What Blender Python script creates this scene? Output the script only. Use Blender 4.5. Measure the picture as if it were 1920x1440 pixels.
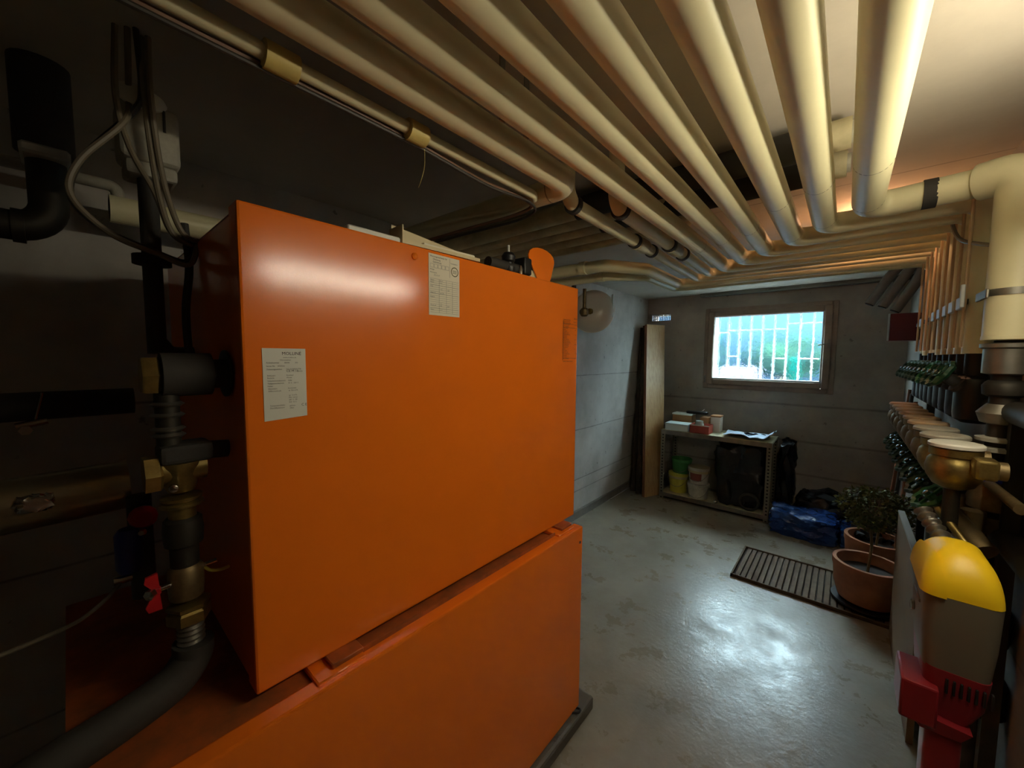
import bpy, bmesh, math, random
from mathutils import Vector, Matrix, noise
random.seed(7)
PI = math.pi
S = bpy.context.scene
C = S.collection
for o in list(bpy.data.objects): bpy.data.objects.remove(o)

# ------------------------------------------------------------------ camera
CAM = Vector((0, 0, 1.5))
cd = bpy.data.cameras.new('camera'); cam = bpy.data.objects.new('camera', cd); C.objects.link(cam)
cd.sensor_width = 36; cd.lens = 36 * 721 / 1920; cd.clip_start = .02
R = ((0.75575112, 0.05257641, -0.65274495), (0.6548153, -0.04916345, 0.75418823), (0.00756131, -0.99740597, -0.07158317))
cam.matrix_world = Matrix(((R[0][0], -R[0][1], -R[0][2], CAM.x), (R[1][0], -R[1][1], -R[1][2], CAM.y), (R[2][0], -R[2][1], -R[2][2], CAM.z), (0, 0, 0, 1)))
S.camera = cam
# ------------------------------------------------------------------ daylight, exposure
w = bpy.data.worlds.new('sky'); S.world = w; w.use_nodes = True
bg = w.node_tree.nodes['Background']; bg.inputs[0].default_value = (.72, .88, 1.0, 1); bg.inputs[1].default_value = 62
S.view_settings.view_transform = 'Standard'; S.view_settings.look = 'None'; S.view_settings.gamma = 1
S.view_settings.use_curve_mapping = False
S.view_settings.exposure = 0.8
LAMP_W, BULB_W = 34.0, 75.0
pl = bpy.data.lights.new('window_portal', 'AREA'); pl.shape = 'RECTANGLE'; pl.size = .95; pl.size_y = .7
pl.cycles.is_portal = True
po = bpy.data.objects.new('window_portal', pl); C.objects.link(po); po.location = (-.63, 4.80, 1.62); po.rotation_euler = (-PI / 2, 0, 0)

# ------------------------------------------------------------------ materials
def lin(c):
    return tuple(((v / 255) / 12.92 if v / 255 <= .04045 else ((v / 255 + .055) / 1.055) ** 2.4) for v in c)
def mat(name, rgb, rough=.5, metal=0, bump=0, bscale=60, var=0, vscale=8, rgb2=None, spec=.5, coat=0, emit=None, estr=0, stretch=(1, 1, 1), bdist=.002):
    m = bpy.data.materials.new(name); m.use_nodes = True
    n = m.node_tree.nodes; l = m.node_tree.links; p = n['Principled BSDF']
    c = lin(rgb); p.inputs['Base Color'].default_value = (*c, 1)
    p.inputs['Roughness'].default_value = rough; p.inputs['Metallic'].default_value = metal
    p.inputs['Specular IOR Level'].default_value = spec; p.inputs['Coat Weight'].default_value = coat
    tc = n.new('ShaderNodeTexCoord'); mp = n.new('ShaderNodeMapping'); mp.inputs['Scale'].default_value = stretch
    l.new(tc.outputs['Object'], mp.inputs['Vector'])
    if rgb2 is not None or var:
        t = n.new('ShaderNodeTexNoise'); t.inputs['Scale'].default_value = vscale; t.inputs['Detail'].default_value = 6; t.inputs['Roughness'].default_value = .65
        l.new(mp.outputs[0], t.inputs['Vector'])
        r = n.new('ShaderNodeValToRGB'); c2 = lin(rgb2) if rgb2 else tuple(v * (1 - var) for v in c)
        r.color_ramp.elements[0].position = .35; r.color_ramp.elements[0].color = (*c2, 1)
        r.color_ramp.elements[1].position = .65; r.color_ramp.elements[1].color = (*c, 1)
        l.new(t.outputs['Fac'], r.inputs['Fac']); l.new(r.outputs[0], p.inputs['Base Color'])
    if bump:
        t2 = n.new('ShaderNodeTexNoise'); t2.inputs['Scale'].default_value = bscale; t2.inputs['Detail'].default_value = 4
        l.new(mp.outputs[0], t2.inputs['Vector'])
        b = n.new('ShaderNodeBump'); b.inputs['Strength'].default_value = bump; b.inputs['Distance'].default_value = bdist
        l.new(t2.outputs['Fac'], b.inputs['Height']); l.new(b.outputs[0], p.inputs['Normal'])
    if emit:
        p.inputs['Emission Color'].default_value = (*emit, 1); p.inputs['Emission Strength'].default_value = estr
    return m
def concrete(name, rgb, rgb2, lines=(), lw=.007, axis=2, rough=.85, dirt=.25, pores=True):
    """cast concrete: blotches, pores and board marks at fixed heights"""
    m = mat(name, rgb, rough, rgb2=rgb2, vscale=2.2, bump=.25, bscale=35)
    n = m.node_tree.nodes; l = m.node_tree.links; p = n['Principled BSDF']
    src = p.inputs['Base Color'].links[0].from_socket
    tc = n.new('ShaderNodeTexCoord'); geo = n.new('ShaderNodeNewGeometry')
    sep = n.new('ShaderNodeSeparateXYZ'); l.new(geo.outputs['Position'], sep.inputs[0])
    wob = n.new('ShaderNodeTexNoise'); wob.inputs['Scale'].default_value = 3; wob.inputs['Detail'].default_value = 5; l.new(geo.outputs['Position'], wob.inputs['Vector'])
    def math_(op, a, b=None):
        q = n.new('ShaderNodeMath'); q.operation = op
        for i, v in enumerate((a, b)):
            if v is None: continue
            if isinstance(v, (int, float)): q.inputs[i].default_value = v
            else: l.new(v, q.inputs[i])
        return q.outputs[0]
    acc = None
    for h in lines:
        d = math_('SUBTRACT', sep.outputs[axis], h)
        d = math_('ADD', d, math_('MULTIPLY', math_('SUBTRACT', wob.outputs['Fac'], .5), .012))
        d = math_('ABSOLUTE', d)
        k = math_('SUBTRACT', 1, math_('DIVIDE', d, lw)); q = n.new('ShaderNodeClamp'); l.new(k, q.inputs[0])
        fn = n.new('ShaderNodeTexNoise'); fn.inputs['Scale'].default_value = 9; fn.inputs['Detail'].default_value = 4; l.new(geo.outputs['Position'], fn.inputs['Vector'])
        k = math_('MULTIPLY', q.outputs[0], math_('MULTIPLY', fn.outputs['Fac'], 1.3))
        acc = k if acc is None else math_('MAXIMUM', acc, k)
    if pores:
        vo = n.new('ShaderNodeTexNoise'); vo.inputs['Scale'].default_value = 22; vo.inputs['Detail'].default_value = 3; l.new(geo.outputs['Position'], vo.inputs['Vector'])
        r = n.new('ShaderNodeValToRGB'); r.color_ramp.elements[0].position = .69; r.color_ramp.elements[1].position = .74
        l.new(vo.outputs['Fac'], r.inputs['Fac'])
        k = math_('MULTIPLY', r.outputs[0], .6); acc = k if acc is None else math_('MAXIMUM', acc, k)
    if acc is not None:
        mx = n.new('ShaderNodeMix'); mx.data_type = 'RGBA'; l.new(acc, mx.inputs[0]); l.new(src, mx.inputs[6])
        mx.inputs[7].default_value = (*[v * dirt for v in lin(rgb2)], 1)
        l.new(mx.outputs[2], p.inputs['Base Color'])
    return m

MT = {}
MT['wall_left'] = concrete('white_limewashed_concrete', (196, 193, 186), (168, 164, 156), lines=(.255, .365, .83, 1.33), dirt=.22)
MT['wall_far'] = concrete('grey_concrete', (176, 168, 156), (148, 141, 131), lines=(.38, .7, 1.05), lw=.016, dirt=.45)
MT['wall_right'] = concrete('grey_concrete_right', (150, 145, 134), (126, 121, 112), lines=(.7, 1.4), dirt=.5)
MT['ceiling'] = concrete('painted_ceiling', (196, 188, 174), (182, 174, 160), lines=(2.06, 3.4), axis=1, lw=.006, dirt=.2, pores=False)
MT['floor'] = mat('grey_floor_paint', (158, 148, 130), .30, rgb2=(136, 126, 108), vscale=3.2, bump=.3, bscale=42, spec=.5, bdist=.004)
def floor_wear(m):
    n = m.node_tree.nodes; l = m.node_tree.links; p = n['Principled BSDF']
    geo = n.new('ShaderNodeNewGeometry')
    t = n.new('ShaderNodeTexNoise'); t.inputs['Scale'].default_value = 5; t.inputs['Detail'].default_value = 8; t.inputs['Roughness'].default_value = .7; l.new(geo.outputs['Position'], t.inputs['Vector'])
    r = n.new('ShaderNodeMapRange'); r.inputs[1].default_value = .35; r.inputs[2].default_value = .7; r.inputs[3].default_value = .22; r.inputs[4].default_value = .48
    l.new(t.outputs['Fac'], r.inputs[0]); l.new(r.outputs[0], p.inputs['Roughness'])
floor_wear(MT['floor'])
MT['plinth'] = concrete('worn_plinth', (112, 104, 92), (86, 80, 70), dirt=.4)
MT['skirting'] = mat('grey_skirting_paint', (128, 124, 116), .6, var=.25)
MT['orange'] = mat('orange_enamel', (250, 126, 31), .15, bump=.1, bscale=380, spec=.5, var=.06, vscale=3, bdist=.0008)
MT['orange_dusty_shaded'] = mat('dusty_shaded_orange_enamel', (186, 92, 34), .6, rgb2=(126, 74, 40), vscale=9)  # dusty orange whose dark tone also paints shade onto the cabinet ledge
MT['pipe'] = mat('cream_pipe_jacket', (228, 221, 180), .42, var=.08, vscale=5, bump=.08, bscale=20)
MT['pipe_dirty'] = mat('dusty_pipe_jacket', (206, 196, 156), .6, rgb2=(168, 158, 124), vscale=7)
MT['pipe_tan'] = mat('tan_pipe_jacket', (205, 176, 138), .5, var=.12, vscale=5)
MT['seam'] = mat('jacket_seam_tape', (150, 140, 108), .6)
MT['rubber'] = mat('black_foam_rubber', (58, 55, 50), .75, bump=.3, bscale=120, var=.2)
MT['black'] = mat('black_plastic', (24, 24, 24), .45)
MT['blackbag'] = mat('black_plastic_sheet', (18, 19, 21), .35, bump=.4, bscale=14, bdist=.02)
MT['steel'] = mat('dull_galvanised_steel', (150, 146, 136), .45, metal=.85, var=.3, vscale=14)
MT['steel_dark'] = mat('dark_iron', (70, 66, 58), .55, metal=.7, var=.3, vscale=12)
MT['chrome'] = mat('chromed_steel', (210, 208, 200), .2, metal=1)
MT['brass'] = mat('tarnished_brass', (172, 150, 88), .38, metal=.85, rgb2=(126, 108, 64), vscale=18)
MT['bronze'] = mat('cast_bronze', (144, 124, 86), .5, metal=.7, rgb2=(110, 94, 64), vscale=16)
MT['foil'] = mat('silver_foil_jacket', (172, 160, 132), .28, metal=.9, bump=.25, bscale=18, bdist=.006, var=.2)
MT['white'] = mat('white_plastic', (226, 224, 212), .35)
MT['greywhite'] = mat('light_grey_cast_metal', (176, 172, 156), .55, bump=.3, bscale=90, var=.25, vscale=20)
MT['cable_grey'] = mat('grey_cable_sheath', (126, 116, 96), .5, var=.2)
MT['cable_copper'] = mat('brown_cable_sheath', (120, 88, 66), .5)
MT['cable_dark'] = mat('dark_cable_sheath', (56, 50, 42), .5)
MT['tape'] = mat('yellowed_tape', (222, 200, 118), .5, var=.15, vscale=30)
MT['paper'] = mat('white_paper_label', (238, 232, 210), .6)
MT['paper2'] = mat('bluish_white_paper_label', (232, 234, 224), .55)
MT['ink'] = mat('black_print', (30, 28, 26), .7)
MT['ink_soft'] = mat('grey_print', (96, 94, 86), .7)
MT['ink_on_orange'] = mat('dark_brown_print', (58, 20, 4), .6)
MT['ink_green'] = mat('olive_print', (96, 94, 44), .7)
MT['cream_plastic'] = mat('cream_plastic_profile', (222, 208, 164), .4, var=.08)
MT['red'] = mat('red_plastic', (176, 28, 32), .35)
MT['feeder_red'] = mat('matt_red_plastic', (138, 30, 38), .42)
MT['feeder_grey'] = mat('warm_grey_plastic', (118, 112, 96), .5)
MT['feeder_yellow'] = mat('yellow_plastic', (250, 208, 30), .38)
MT['green_wheel'] = mat('green_enamelled_handwheel', (46, 110, 66), .35)
MT['green_wheel_dark'] = mat('dark_green_handwheel', (28, 66, 42), .4)
MT['blue'] = mat('blue_plastic_cap', (44, 56, 150), .4)
MT['bluewrap'] = mat('blue_plastic_wrap', (36, 76, 150), .16, bump=.9, bscale=11, bdist=.03, var=.4, vscale=6)
MT['terracotta'] = mat('terracotta', (178, 120, 86), .8, spec=.2, rgb2=(150, 100, 74), vscale=6)
MT['soil'] = mat('dark_soil', (52, 40, 30), .95, bump=.6, bscale=60)
MT['leaf'] = mat('olive_leaf', (104, 110, 58), .75, spec=.2, rgb2=(70, 78, 42), vscale=20)
MT['stem'] = mat('plant_stem', (120, 100, 66), .7)
MT['wood'] = mat('planed_light_wood', (204, 170, 120), .5, rgb2=(180, 142, 94), vscale=6, stretch=(14, 14, .7))
MT['wood_edge'] = mat('brown_wood_edge', (140, 88, 52), .6, rgb2=(110, 66, 38), vscale=8, stretch=(10, 10, 1))
MT['bark'] = mat('rough_dark_wood', (74, 62, 50), .9, rgb2=(42, 34, 28), vscale=12, bump=.8, bscale=30, bdist=.01, stretch=(6, 6, 1))
MT['board'] = mat('beige_hardboard', (124, 96, 66), .7, var=.15, vscale=4)
MT['board_edge'] = mat('grey_board_edge', (150, 146, 136), .6)
MT['frame'] = mat('weathered_window_frame', (158, 138, 120), .5, rgb2=(136, 120, 106), vscale=5)
MT['grate'] = mat('brown_rusty_grate', (104, 86, 66), .75, metal=.1, spec=.2, rgb2=(84, 68, 52), vscale=16)
MT['pit'] = mat('dark_drain_pit', (40, 34, 28), .9)
MT['cardboard'] = mat('brown_cardboard', (176, 128, 82), .8, var=.15, vscale=10)
MT['foam'] = mat('white_foam_box', (214, 228, 226), .7)
MT['redbox'] = mat('red_printed_carton', (168, 66, 48), .6, var=.2)
MT['glassjar'] = mat('clear_jar', (190, 196, 188), .1, spec=.8)
MT['bucket_green'] = mat('green_plastic_bucket', (62, 136, 66), .45)
MT['bucket_yellow'] = mat('yellow_plastic_bucket', (206, 196, 74), .45)
MT['bucket_white'] = mat('white_plastic_bucket', (206, 202, 188), .45, rgb2=(170, 164, 148), vscale=12)
MT['bucket_cream'] = mat('cream_bucket_collar', (190, 176, 132), .5)
MT['bucket_print'] = mat('reddish_bucket_print', (140, 74, 58), .6)
MT['cloth'] = mat('blue_white_cloth', (206, 222, 246), .6)
MT['cloth_dark'] = mat('navy_cloth_stripe', (28, 34, 52), .7)
MT['darkred'] = mat('dark_red_plastic_box', (104, 30, 36), .5)
MT['grey_pipe'] = mat('grey_insulated_pipe', (122, 124, 116), .6, var=.15)
MT['vessel'] = mat('white_enamelled_vessel', (206, 202, 192), .25)
MT['clip'] = mat('pale_blue_white_clip', (196, 204, 202), .4)
MT['bar'] = mat('white_lacquered_bar', (228, 236, 236), .4)
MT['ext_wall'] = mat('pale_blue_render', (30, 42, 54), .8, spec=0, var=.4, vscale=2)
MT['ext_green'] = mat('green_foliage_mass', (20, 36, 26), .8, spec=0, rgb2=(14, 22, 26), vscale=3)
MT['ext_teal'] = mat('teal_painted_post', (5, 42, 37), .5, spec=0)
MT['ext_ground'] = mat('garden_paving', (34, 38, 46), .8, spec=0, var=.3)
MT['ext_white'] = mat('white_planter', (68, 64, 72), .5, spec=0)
def lamp_mat(name, col, s):
    m = bpy.data.materials.new(name); m.use_nodes = True; n = m.node_tree.nodes; n.clear()
    e = n.new('ShaderNodeEmission'); e.inputs[0].default_value = (*col, 1); e.inputs[1].default_value = s
    o = n.new('ShaderNodeOutputMaterial'); m.node_tree.links.new(e.outputs[0], o.inputs[0]); return m
MT['tube'] = lamp_mat('glowing_lamp_tube', (1, .90, .68), LAMP_W)
MT['bulb'] = lamp_mat('glowing_warm_bulb', (1, .50, .26), BULB_W)
def pane_mat():
    m = bpy.data.materials.new('rippled_glass'); m.use_nodes = True; n = m.node_tree.nodes; l = m.node_tree.links; n.clear()
    o = n.new('ShaderNodeOutputMaterial'); mix = n.new('ShaderNodeMixShader'); mix.inputs[0].default_value = .68
    tr = n.new('ShaderNodeBsdfTransparent'); tr.inputs[0].default_value = (.93, 1, .99, 1)
    g = n.new('ShaderNodeBsdfGlass'); g.inputs['Roughness'].default_value = .06; g.inputs['IOR'].default_value = 1.35; g.inputs[0].default_value = (.93, 1, 1, 1)
    tc = n.new('ShaderNodeTexCoord'); t = n.new('ShaderNodeTexNoise'); t.inputs['Scale'].default_value = 26; t.inputs['Detail'].default_value = 2
    l.new(tc.outputs['Object'], t.inputs['Vector'])
    b = n.new('ShaderNodeBump'); b.inputs['Strength'].default_value = .5; b.inputs['Distance'].default_value = .01
    l.new(t.outputs['Fac'], b.inputs['Height']); l.new(b.outputs[0], g.inputs['Normal'])
    l.new(tr.outputs[0], mix.inputs[1]); l.new(g.outputs[0], mix.inputs[2]); l.new(mix.outputs[0], o.inputs[0]); return m
MT['pane'] = pane_mat()
def leg_mat():
    """galvanised slotted angle: two rows of dark punched holes along the height"""
    m = mat('slotted_angle', (132, 128, 112), .5, metal=.4); n = m.node_tree.nodes; l = m.node_tree.links; p = n['Principled BSDF']
    tc = n.new('ShaderNodeTexCoord'); sep = n.new('ShaderNodeSeparateXYZ'); l.new(tc.outputs['Object'], sep.inputs[0])
    def M_(op, a, b=None):
        q = n.new('ShaderNodeMath'); q.operation = op
        for i, v in enumerate((a, b)):
            if v is None: continue
            if isinstance(v, (int, float)): q.inputs[i].default_value = v
            else: l.new(v, q.inputs[i])
        return q.outputs[0]
    res = None
    for long_, lat in ((2, 0), (0, 2)):
        fz = M_('ABSOLUTE', M_('SUBTRACT', M_('FRACT', M_('DIVIDE', sep.outputs[long_], .032)), .5))
        a = M_('LESS_THAN', fz, .22)
        b = M_('LESS_THAN', M_('ABSOLUTE', M_('SUBTRACT', M_('ABSOLUTE', sep.outputs[lat]), .0)), .007)
        c = M_('MULTIPLY', a, b); res = c if res is None else res
        break
    mx = n.new('ShaderNodeMix'); mx.data_type = 'RGBA'; l.new(res, mx.inputs[0]); mx.inputs[6].default_value = (*lin((132, 128, 112)), 1); mx.inputs[7].default_value = (.01, .01, .01, 1)
    l.new(mx.outputs[2], p.inputs['Base Color']); return m
MT['slotted'] = leg_mat()

# ------------------------------------------------------------------ mesh builder
class MB:
    def __init__(s): s.v = []; s.f = []; s.crisp = False
    def add(s, vs, fs):
        k = len(s.v); s.v += [Vector(q) for q in vs]; s.f += [tuple(i + k for i in f) for f in fs]; return s
    def bm(s, b):
        b.verts.index_update(); s.add([q.co.copy() for q in b.verts], [[q.index for q in f.verts] for f in b.faces]); b.free(); return s
    def box(s, lo, hi, bev=0, seg=1, M=None):
        b = bmesh.new(); bmesh.ops.create_cube(b, size=1)
        lo, hi = Vector(lo), Vector(hi); d = hi - lo; c = (lo + hi) / 2
        for q in b.verts: q.co = Vector((q.co.x * d.x, q.co.y * d.y, q.co.z * d.z)) + c
        if bev and seg > 1: s.crisp = True
        if bev: bmesh.ops.bevel(b, geom=list(b.edges), offset=bev, segments=seg, affect='EDGES', profile=.5)
        if M is not None: bmesh.ops.transform(b, matrix=M, verts=b.verts)
        return s.bm(b)
    def prism(s, pts, ext):
        n = len(pts); pts = [Vector(p) for p in pts]; e = Vector(ext)
        fs = [tuple(range(n))[::-1], tuple(range(n, 2 * n))] + [(i, (i + 1) % n, n + (i + 1) % n, n + i) for i in range(n)]
        return s.add(pts + [p + e for p in pts], fs)
    def tube(s, path, r, seg=16, fil=0, cap=True, fseg=8):
        P = [Vector(p) for p in path]
        if fil:
            Q = [P[0]]
            for i in range(1, len(P) - 1):
                a, b, c = P[i - 1], P[i], P[i + 1]; d1 = (a - b); d2 = (c - b); L1, L2 = d1.length, d2.length; d1.normalize(); d2.normalize()
                ang = d1.angle(d2)
                if abs(ang - PI) < .02: Q.append(b); continue
                t = min(fil / math.tan(ang / 2), L1 * .49, L2 * .49); rr = t * math.tan(ang / 2)
                p1 = b + d1 * t; p2 = b + d2 * t; ctr = b + (d1 + d2).normalized() * (rr / math.sin(ang / 2))
                u = p1 - ctr; vv = p2 - ctr; th = u.angle(vv)
                for k in range(fseg + 1):
                    q = k / fseg; Q.append(ctr + (u * math.sin((1 - q) * th) + vv * math.sin(q * th)) / math.sin(th))
            Q.append(P[-1]); P = Q
        n = len(P); rs = r if isinstance(r, (list, tuple)) else [r] * n
        T = [(P[min(i + 1, n - 1)] - P[max(i - 1, 0)]).normalized() for i in range(n)]
        up = Vector((0, 0, 1)) if abs(T[0].z) < .9 else Vector((1, 0, 0)); x = T[0].cross(up).normalized()
        vs = []
        for i in range(n):
            x = (x - T[i] * x.dot(T[i])).normalized(); y = T[i].cross(x)
            for k in range(seg): a = 2 * PI * k / seg; vs.append(P[i] + (x * math.cos(a) + y * math.sin(a)) * rs[i])
        fs = [(i * seg + k, i * seg + (k + 1) % seg, (i + 1) * seg + (k + 1) % seg, (i + 1) * seg + k) for i in range(n - 1) for k in range(seg)]
        if cap: fs += [tuple(range(seg))[::-1], tuple(range((n - 1) * seg, n * seg))]
        return s.add(vs, fs)
    def smooth(s, path, r, seg=8, sub=8):
        """tube along a Catmull-Rom curve: cables"""
        P = [Vector(p) for p in path]; P = [P[0] * 2 - P[1]] + P + [P[-1] * 2 - P[-2]]; Q = []
        for i in range(1, len(P) - 2):
            for k in range(sub):
                t = k / sub; a, b, c, d = P[i - 1:i + 3]
                Q.append(.5 * ((2 * b) + (c - a) * t + (2 * a - 5 * b + 4 * c - d) * t * t + (3 * b - a - 3 * c + d) * t ** 3))
        Q.append(P[-2]); return s.tube(Q, r, seg)
    def lathe(s, prof, o, axis=(0, 0, 1), seg=24):
        """prof: (radius, height) pairs along axis from o"""
        o = Vector(o); z = Vector(axis).normalized(); up = Vector((0, 0, 1)) if abs(z.z) < .9 else Vector((1, 0, 0)); x = z.cross(up).normalized(); y = z.cross(x)
        vs = []; n = len(prof)
        for r_, h in prof:
            for k in range(seg): a = 2 * PI * k / seg; vs.append(o + z * h + (x * math.cos(a) + y * math.sin(a)) * max(r_, 1e-4))
        fs = [(i * seg + k, i * seg + (k + 1) % seg, (i + 1) * seg + (k + 1) % seg, (i + 1) * seg + k) for i in range(n - 1) for k in range(seg)]
        fs += [tuple(range(seg))[::-1], tuple(range((n - 1) * seg, n * seg))]
        return s.add(vs, fs)
    def ball(s, c, r, useg=20, vseg=12, zmin=-1):
        c = Vector(c); r = Vector(r) if not isinstance(r, (int, float)) else Vector((r, r, r)); vs = []; fs = []
        th0 = math.asin(max(-.999, zmin)); 
        for i in range(vseg + 1):
            th = th0 + (PI / 2 - .001 - th0) * i / vseg
            for k in range(useg): a = 2 * PI * k / useg; vs.append(c + Vector((r.x * math.cos(th) * math.cos(a), r.y * math.cos(th) * math.sin(a), r.z * math.sin(th))))
        fs = [(i * useg + k, i * useg + (k + 1) % useg, (i + 1) * useg + (k + 1) % useg, (i + 1) * useg + k) for i in range(vseg) for k in range(useg)]
        fs += [tuple(range(useg))[::-1], tuple(range(vseg * useg, (vseg + 1) * useg))]
        return s.add(vs, fs)
    def lump(s, lo, hi, amp=.03, freq=6, seed=0, cuts=10, rnd=.5):
        """soft bag: rounded subdivided box with noise"""
        b = bmesh.new(); bmesh.ops.create_cube(b, size=2); bmesh.ops.subdivide_edges(b, edges=b.edges[:], cuts=cuts, use_grid_fill=True)
        lo, hi = Vector(lo), Vector(hi); c = (lo + hi) / 2; d = (hi - lo) / 2
        for q in b.verts:
            p = q.co.copy(); sp = p.normalized() * 1.15; p = p.lerp(sp, rnd)
            nz = noise.noise_vector(p * freq * .35 + Vector((seed, seed * 2, 0))) + .5 * noise.noise_vector(p * freq + Vector((seed, 0, seed)))
            p = Vector((p.x * d.x, p.y * d.y, p.z * d.z)) + nz * amp + c; p.z = max(p.z, lo.z); q.co = p
        return s.bm(b)
    def text(s, string, size, o, xdir, ydir, align='LEFT'):
        cu = bpy.data.curves.new('t', 'FONT'); cu.body = string; cu.size = size; cu.align_x = align; cu.resolution_u = 2
        ob = bpy.data.objects.new('t', cu); me = bpy.data.meshes.new_from_object(ob)
        o, xd, yd = Vector(o), Vector(xdir), Vector(ydir)
        s.add([o + xd * q.co.x + yd * q.co.y for q in me.vertices], [tuple(p.vertices) for p in me.polygons])
        bpy.data.objects.remove(ob); bpy.data.curves.remove(cu); bpy.data.meshes.remove(me); return s
    def build(s, name, m, parent=None, ang=38, origin=None):
        if parent is not None:
            off = Vector(parent['_w']) if '_w' in parent else Vector((0, 0, 0)); org = off
        elif origin is not None: org = Vector(origin); off = None
        else:
            xs = [p.x for p in s.v]; ys = [p.y for p in s.v]; zs = [p.z for p in s.v]
            org = Vector(((min(xs) + max(xs)) / 2, (min(ys) + max(ys)) / 2, min(zs))); off = None
        if parent is not None and origin is not None: org = Vector(origin)
        me = bpy.data.meshes.new(name); me.from_pydata([tuple(p - org) for p in s.v], [], s.f)
        b = bmesh.new(); b.from_mesh(me); bmesh.ops.recalc_face_normals(b, faces=b.faces); b.to_mesh(me); b.free()
        me.polygons.foreach_set('use_smooth', [True] * len(me.polygons)); me.set_sharp_from_angle(angle=math.radians(20 if s.crisp else ang))
        me.materials.append(MT[m]); ob = bpy.data.objects.new(name, me); C.objects.link(ob)
        if parent is not None: ob.parent = parent; ob.location = org - off
        else: ob.location = org
        WPOS[ob.name] = org; ob['_w'] = tuple(org)
        return ob
WPOS = {}
def thing(name, label, cat, loc, group=None):
    o = bpy.data.objects.new(name, None); C.objects.link(o); o.location = loc; o.empty_display_size = .05
    o['label'] = label; o['category'] = cat; o['_w'] = tuple(loc)
    if group: o['group'] = group
    return o
def tag(o, label, cat, group=None):
    o['label'] = label; o['category'] = cat
    if group: o['group'] = group
    return o
def struct(o): o['kind'] = 'structure'; return o
def copy_tree(o, parent=None):
    c = o.copy(); C.objects.link(c)
    if parent is not None: c.parent = parent
    for ch in list(o.children): copy_tree(ch, c)
    return c
ORD = ['first', 'second', 'third', 'fourth', 'fifth', 'sixth', 'seventh', 'eighth', 'ninth', 'tenth']

XL, XR, YF, YB, ZC = -1.83, .385, 4.6, -1.7, 2.19
# ================================================================== SETTING
struct(MB().box((XL - .2, YB - .2, -.12), (XR + .2, YF + .3, 0)).build('floor', 'floor'))
struct(MB().box((XL - .2, YB - .2, ZC), (XR + .2, YF + .3, ZC + .2)).build('ceiling', 'ceiling'))
struct(MB().box((XL - .2, YB - .2, 0), (XL, YF + .3, ZC)).build('wall_left', 'wall_left'))
struct(MB().box((XR, YB - .2, 0), (XR + .2, YF + .3, ZC)).build('wall_right', 'wall_right'))
struct(MB().box((XL, YB - .2, 0), (XR, YB, ZC)).build('wall_back', 'wall_right'))
WX0, WX1, WZ0, WZ1 = -1.15, -.10, 1.20, 2.01           # window opening
VX0, VX1, VZ0, VZ1 = -1.80, -1.56, 1.93, 2.01          # vent opening
b = MB()
b.box((XL, YF, 0), (XR, YF + .3, WZ0)); b.box((XL, YF, WZ1), (XR, YF + .3, ZC))
b.box((WX1, YF, WZ0), (XR, YF + .3, WZ1)); b.box((VX1, YF, WZ0), (WX0, YF + .3, WZ1)); b.box((XL, YF, WZ0), (VX0, YF + .3, WZ1))
b.box((VX0, YF, WZ0), (VX1, YF + .3, VZ0)); b.box((VX0, YF, VZ1), (VX1, YF + .3, WZ1))
struct(b.build('wall_far', 'wall_far'))
struct(MB().box((XL, 1.4, 0), (XL + .025, YF, .075), .004).build('baseboard_left', 'skirting'))
struct(MB().box((XL + .03, YF - .02, 0), (XR, YF, .06), .004).build('baseboard_far', 'skirting'))
struct(MB().box((XL + .6, 4.52, 2.155), (XR, YF, ZC), .006).build('trim_1', 'grey_pipe'))

# window
def ring(b, x0, x1, z0, z1, wd, y0, y1, bev=.006):
    b.box((x0, y0, z0), (x0 + wd, y1, z1), bev); b.box((x1 - wd, y0, z0), (x1, y1, z1), bev)
    b.box((x0 + wd, y0, z1 - wd), (x1 - wd, y1, z1), bev); b.box((x0 + wd, y0, z0), (x1 - wd, y1, z0 + wd), bev); return b
win = struct(ring(MB(), -1.18, -.07, 1.172, 2.03, .045, YF - .022, YF + .05).build('window_1', 'frame'))
sash = ring(MB(), -1.145, -.105, 1.215, 1.995, .062, YF - .045, YF + .03, .009).build('window_sash', 'frame', win)
ring(MB(), -1.098, -.165, 1.275, 1.955, .014, YF - .035, YF + .02, .003).build('glazing_bead', 'clip', sash)
MB().box((-1.09, YF - .012, 1.285), (-.17, YF - .006, 1.948)).build('pane', 'pane', sash)
MB().tube([(-1.155, YF - .05, 1.235), (-1.155, YF - .05, 1.31)], .008).build('hinge', 'steel', sash)
b = MB().box((-.135, YF - .052, 1.60), (-.115, YF - .044, 1.68), .002); b.tube([(-.125, YF - .06, 1.64), (-.20, YF - .07, 1.625)], .006); b.build('latch', 'steel', sash)
b = MB()
gr = thing('window_grille', 'white barred security grille outside the rippled window', 'grille', (-.63, YF + .2, 1.2))
for i in range(10):
    x = -1.10 + i * .106; MB().tube([(x, YF + .2, 1.2), (x, YF + .2, 2.01)], .0065, 10).build('bar', 'bar', gr)
for i, (x0, x1, z) in enumerate(((-1.15, -1.0, 1.78), (-.995, -.89, 1.80), (-1.0, -.89, 1.52), (-.58, -.46, 1.50), (-.36, -.2, 1.50), (-.9, -.46, 1.80), (-.46, -.1, 1.85))):
    MB().tube([(x0, YF + .2, z), (x1, YF + .2, z)], .005, 8).build('cross_bar', 'bar', gr)
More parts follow.
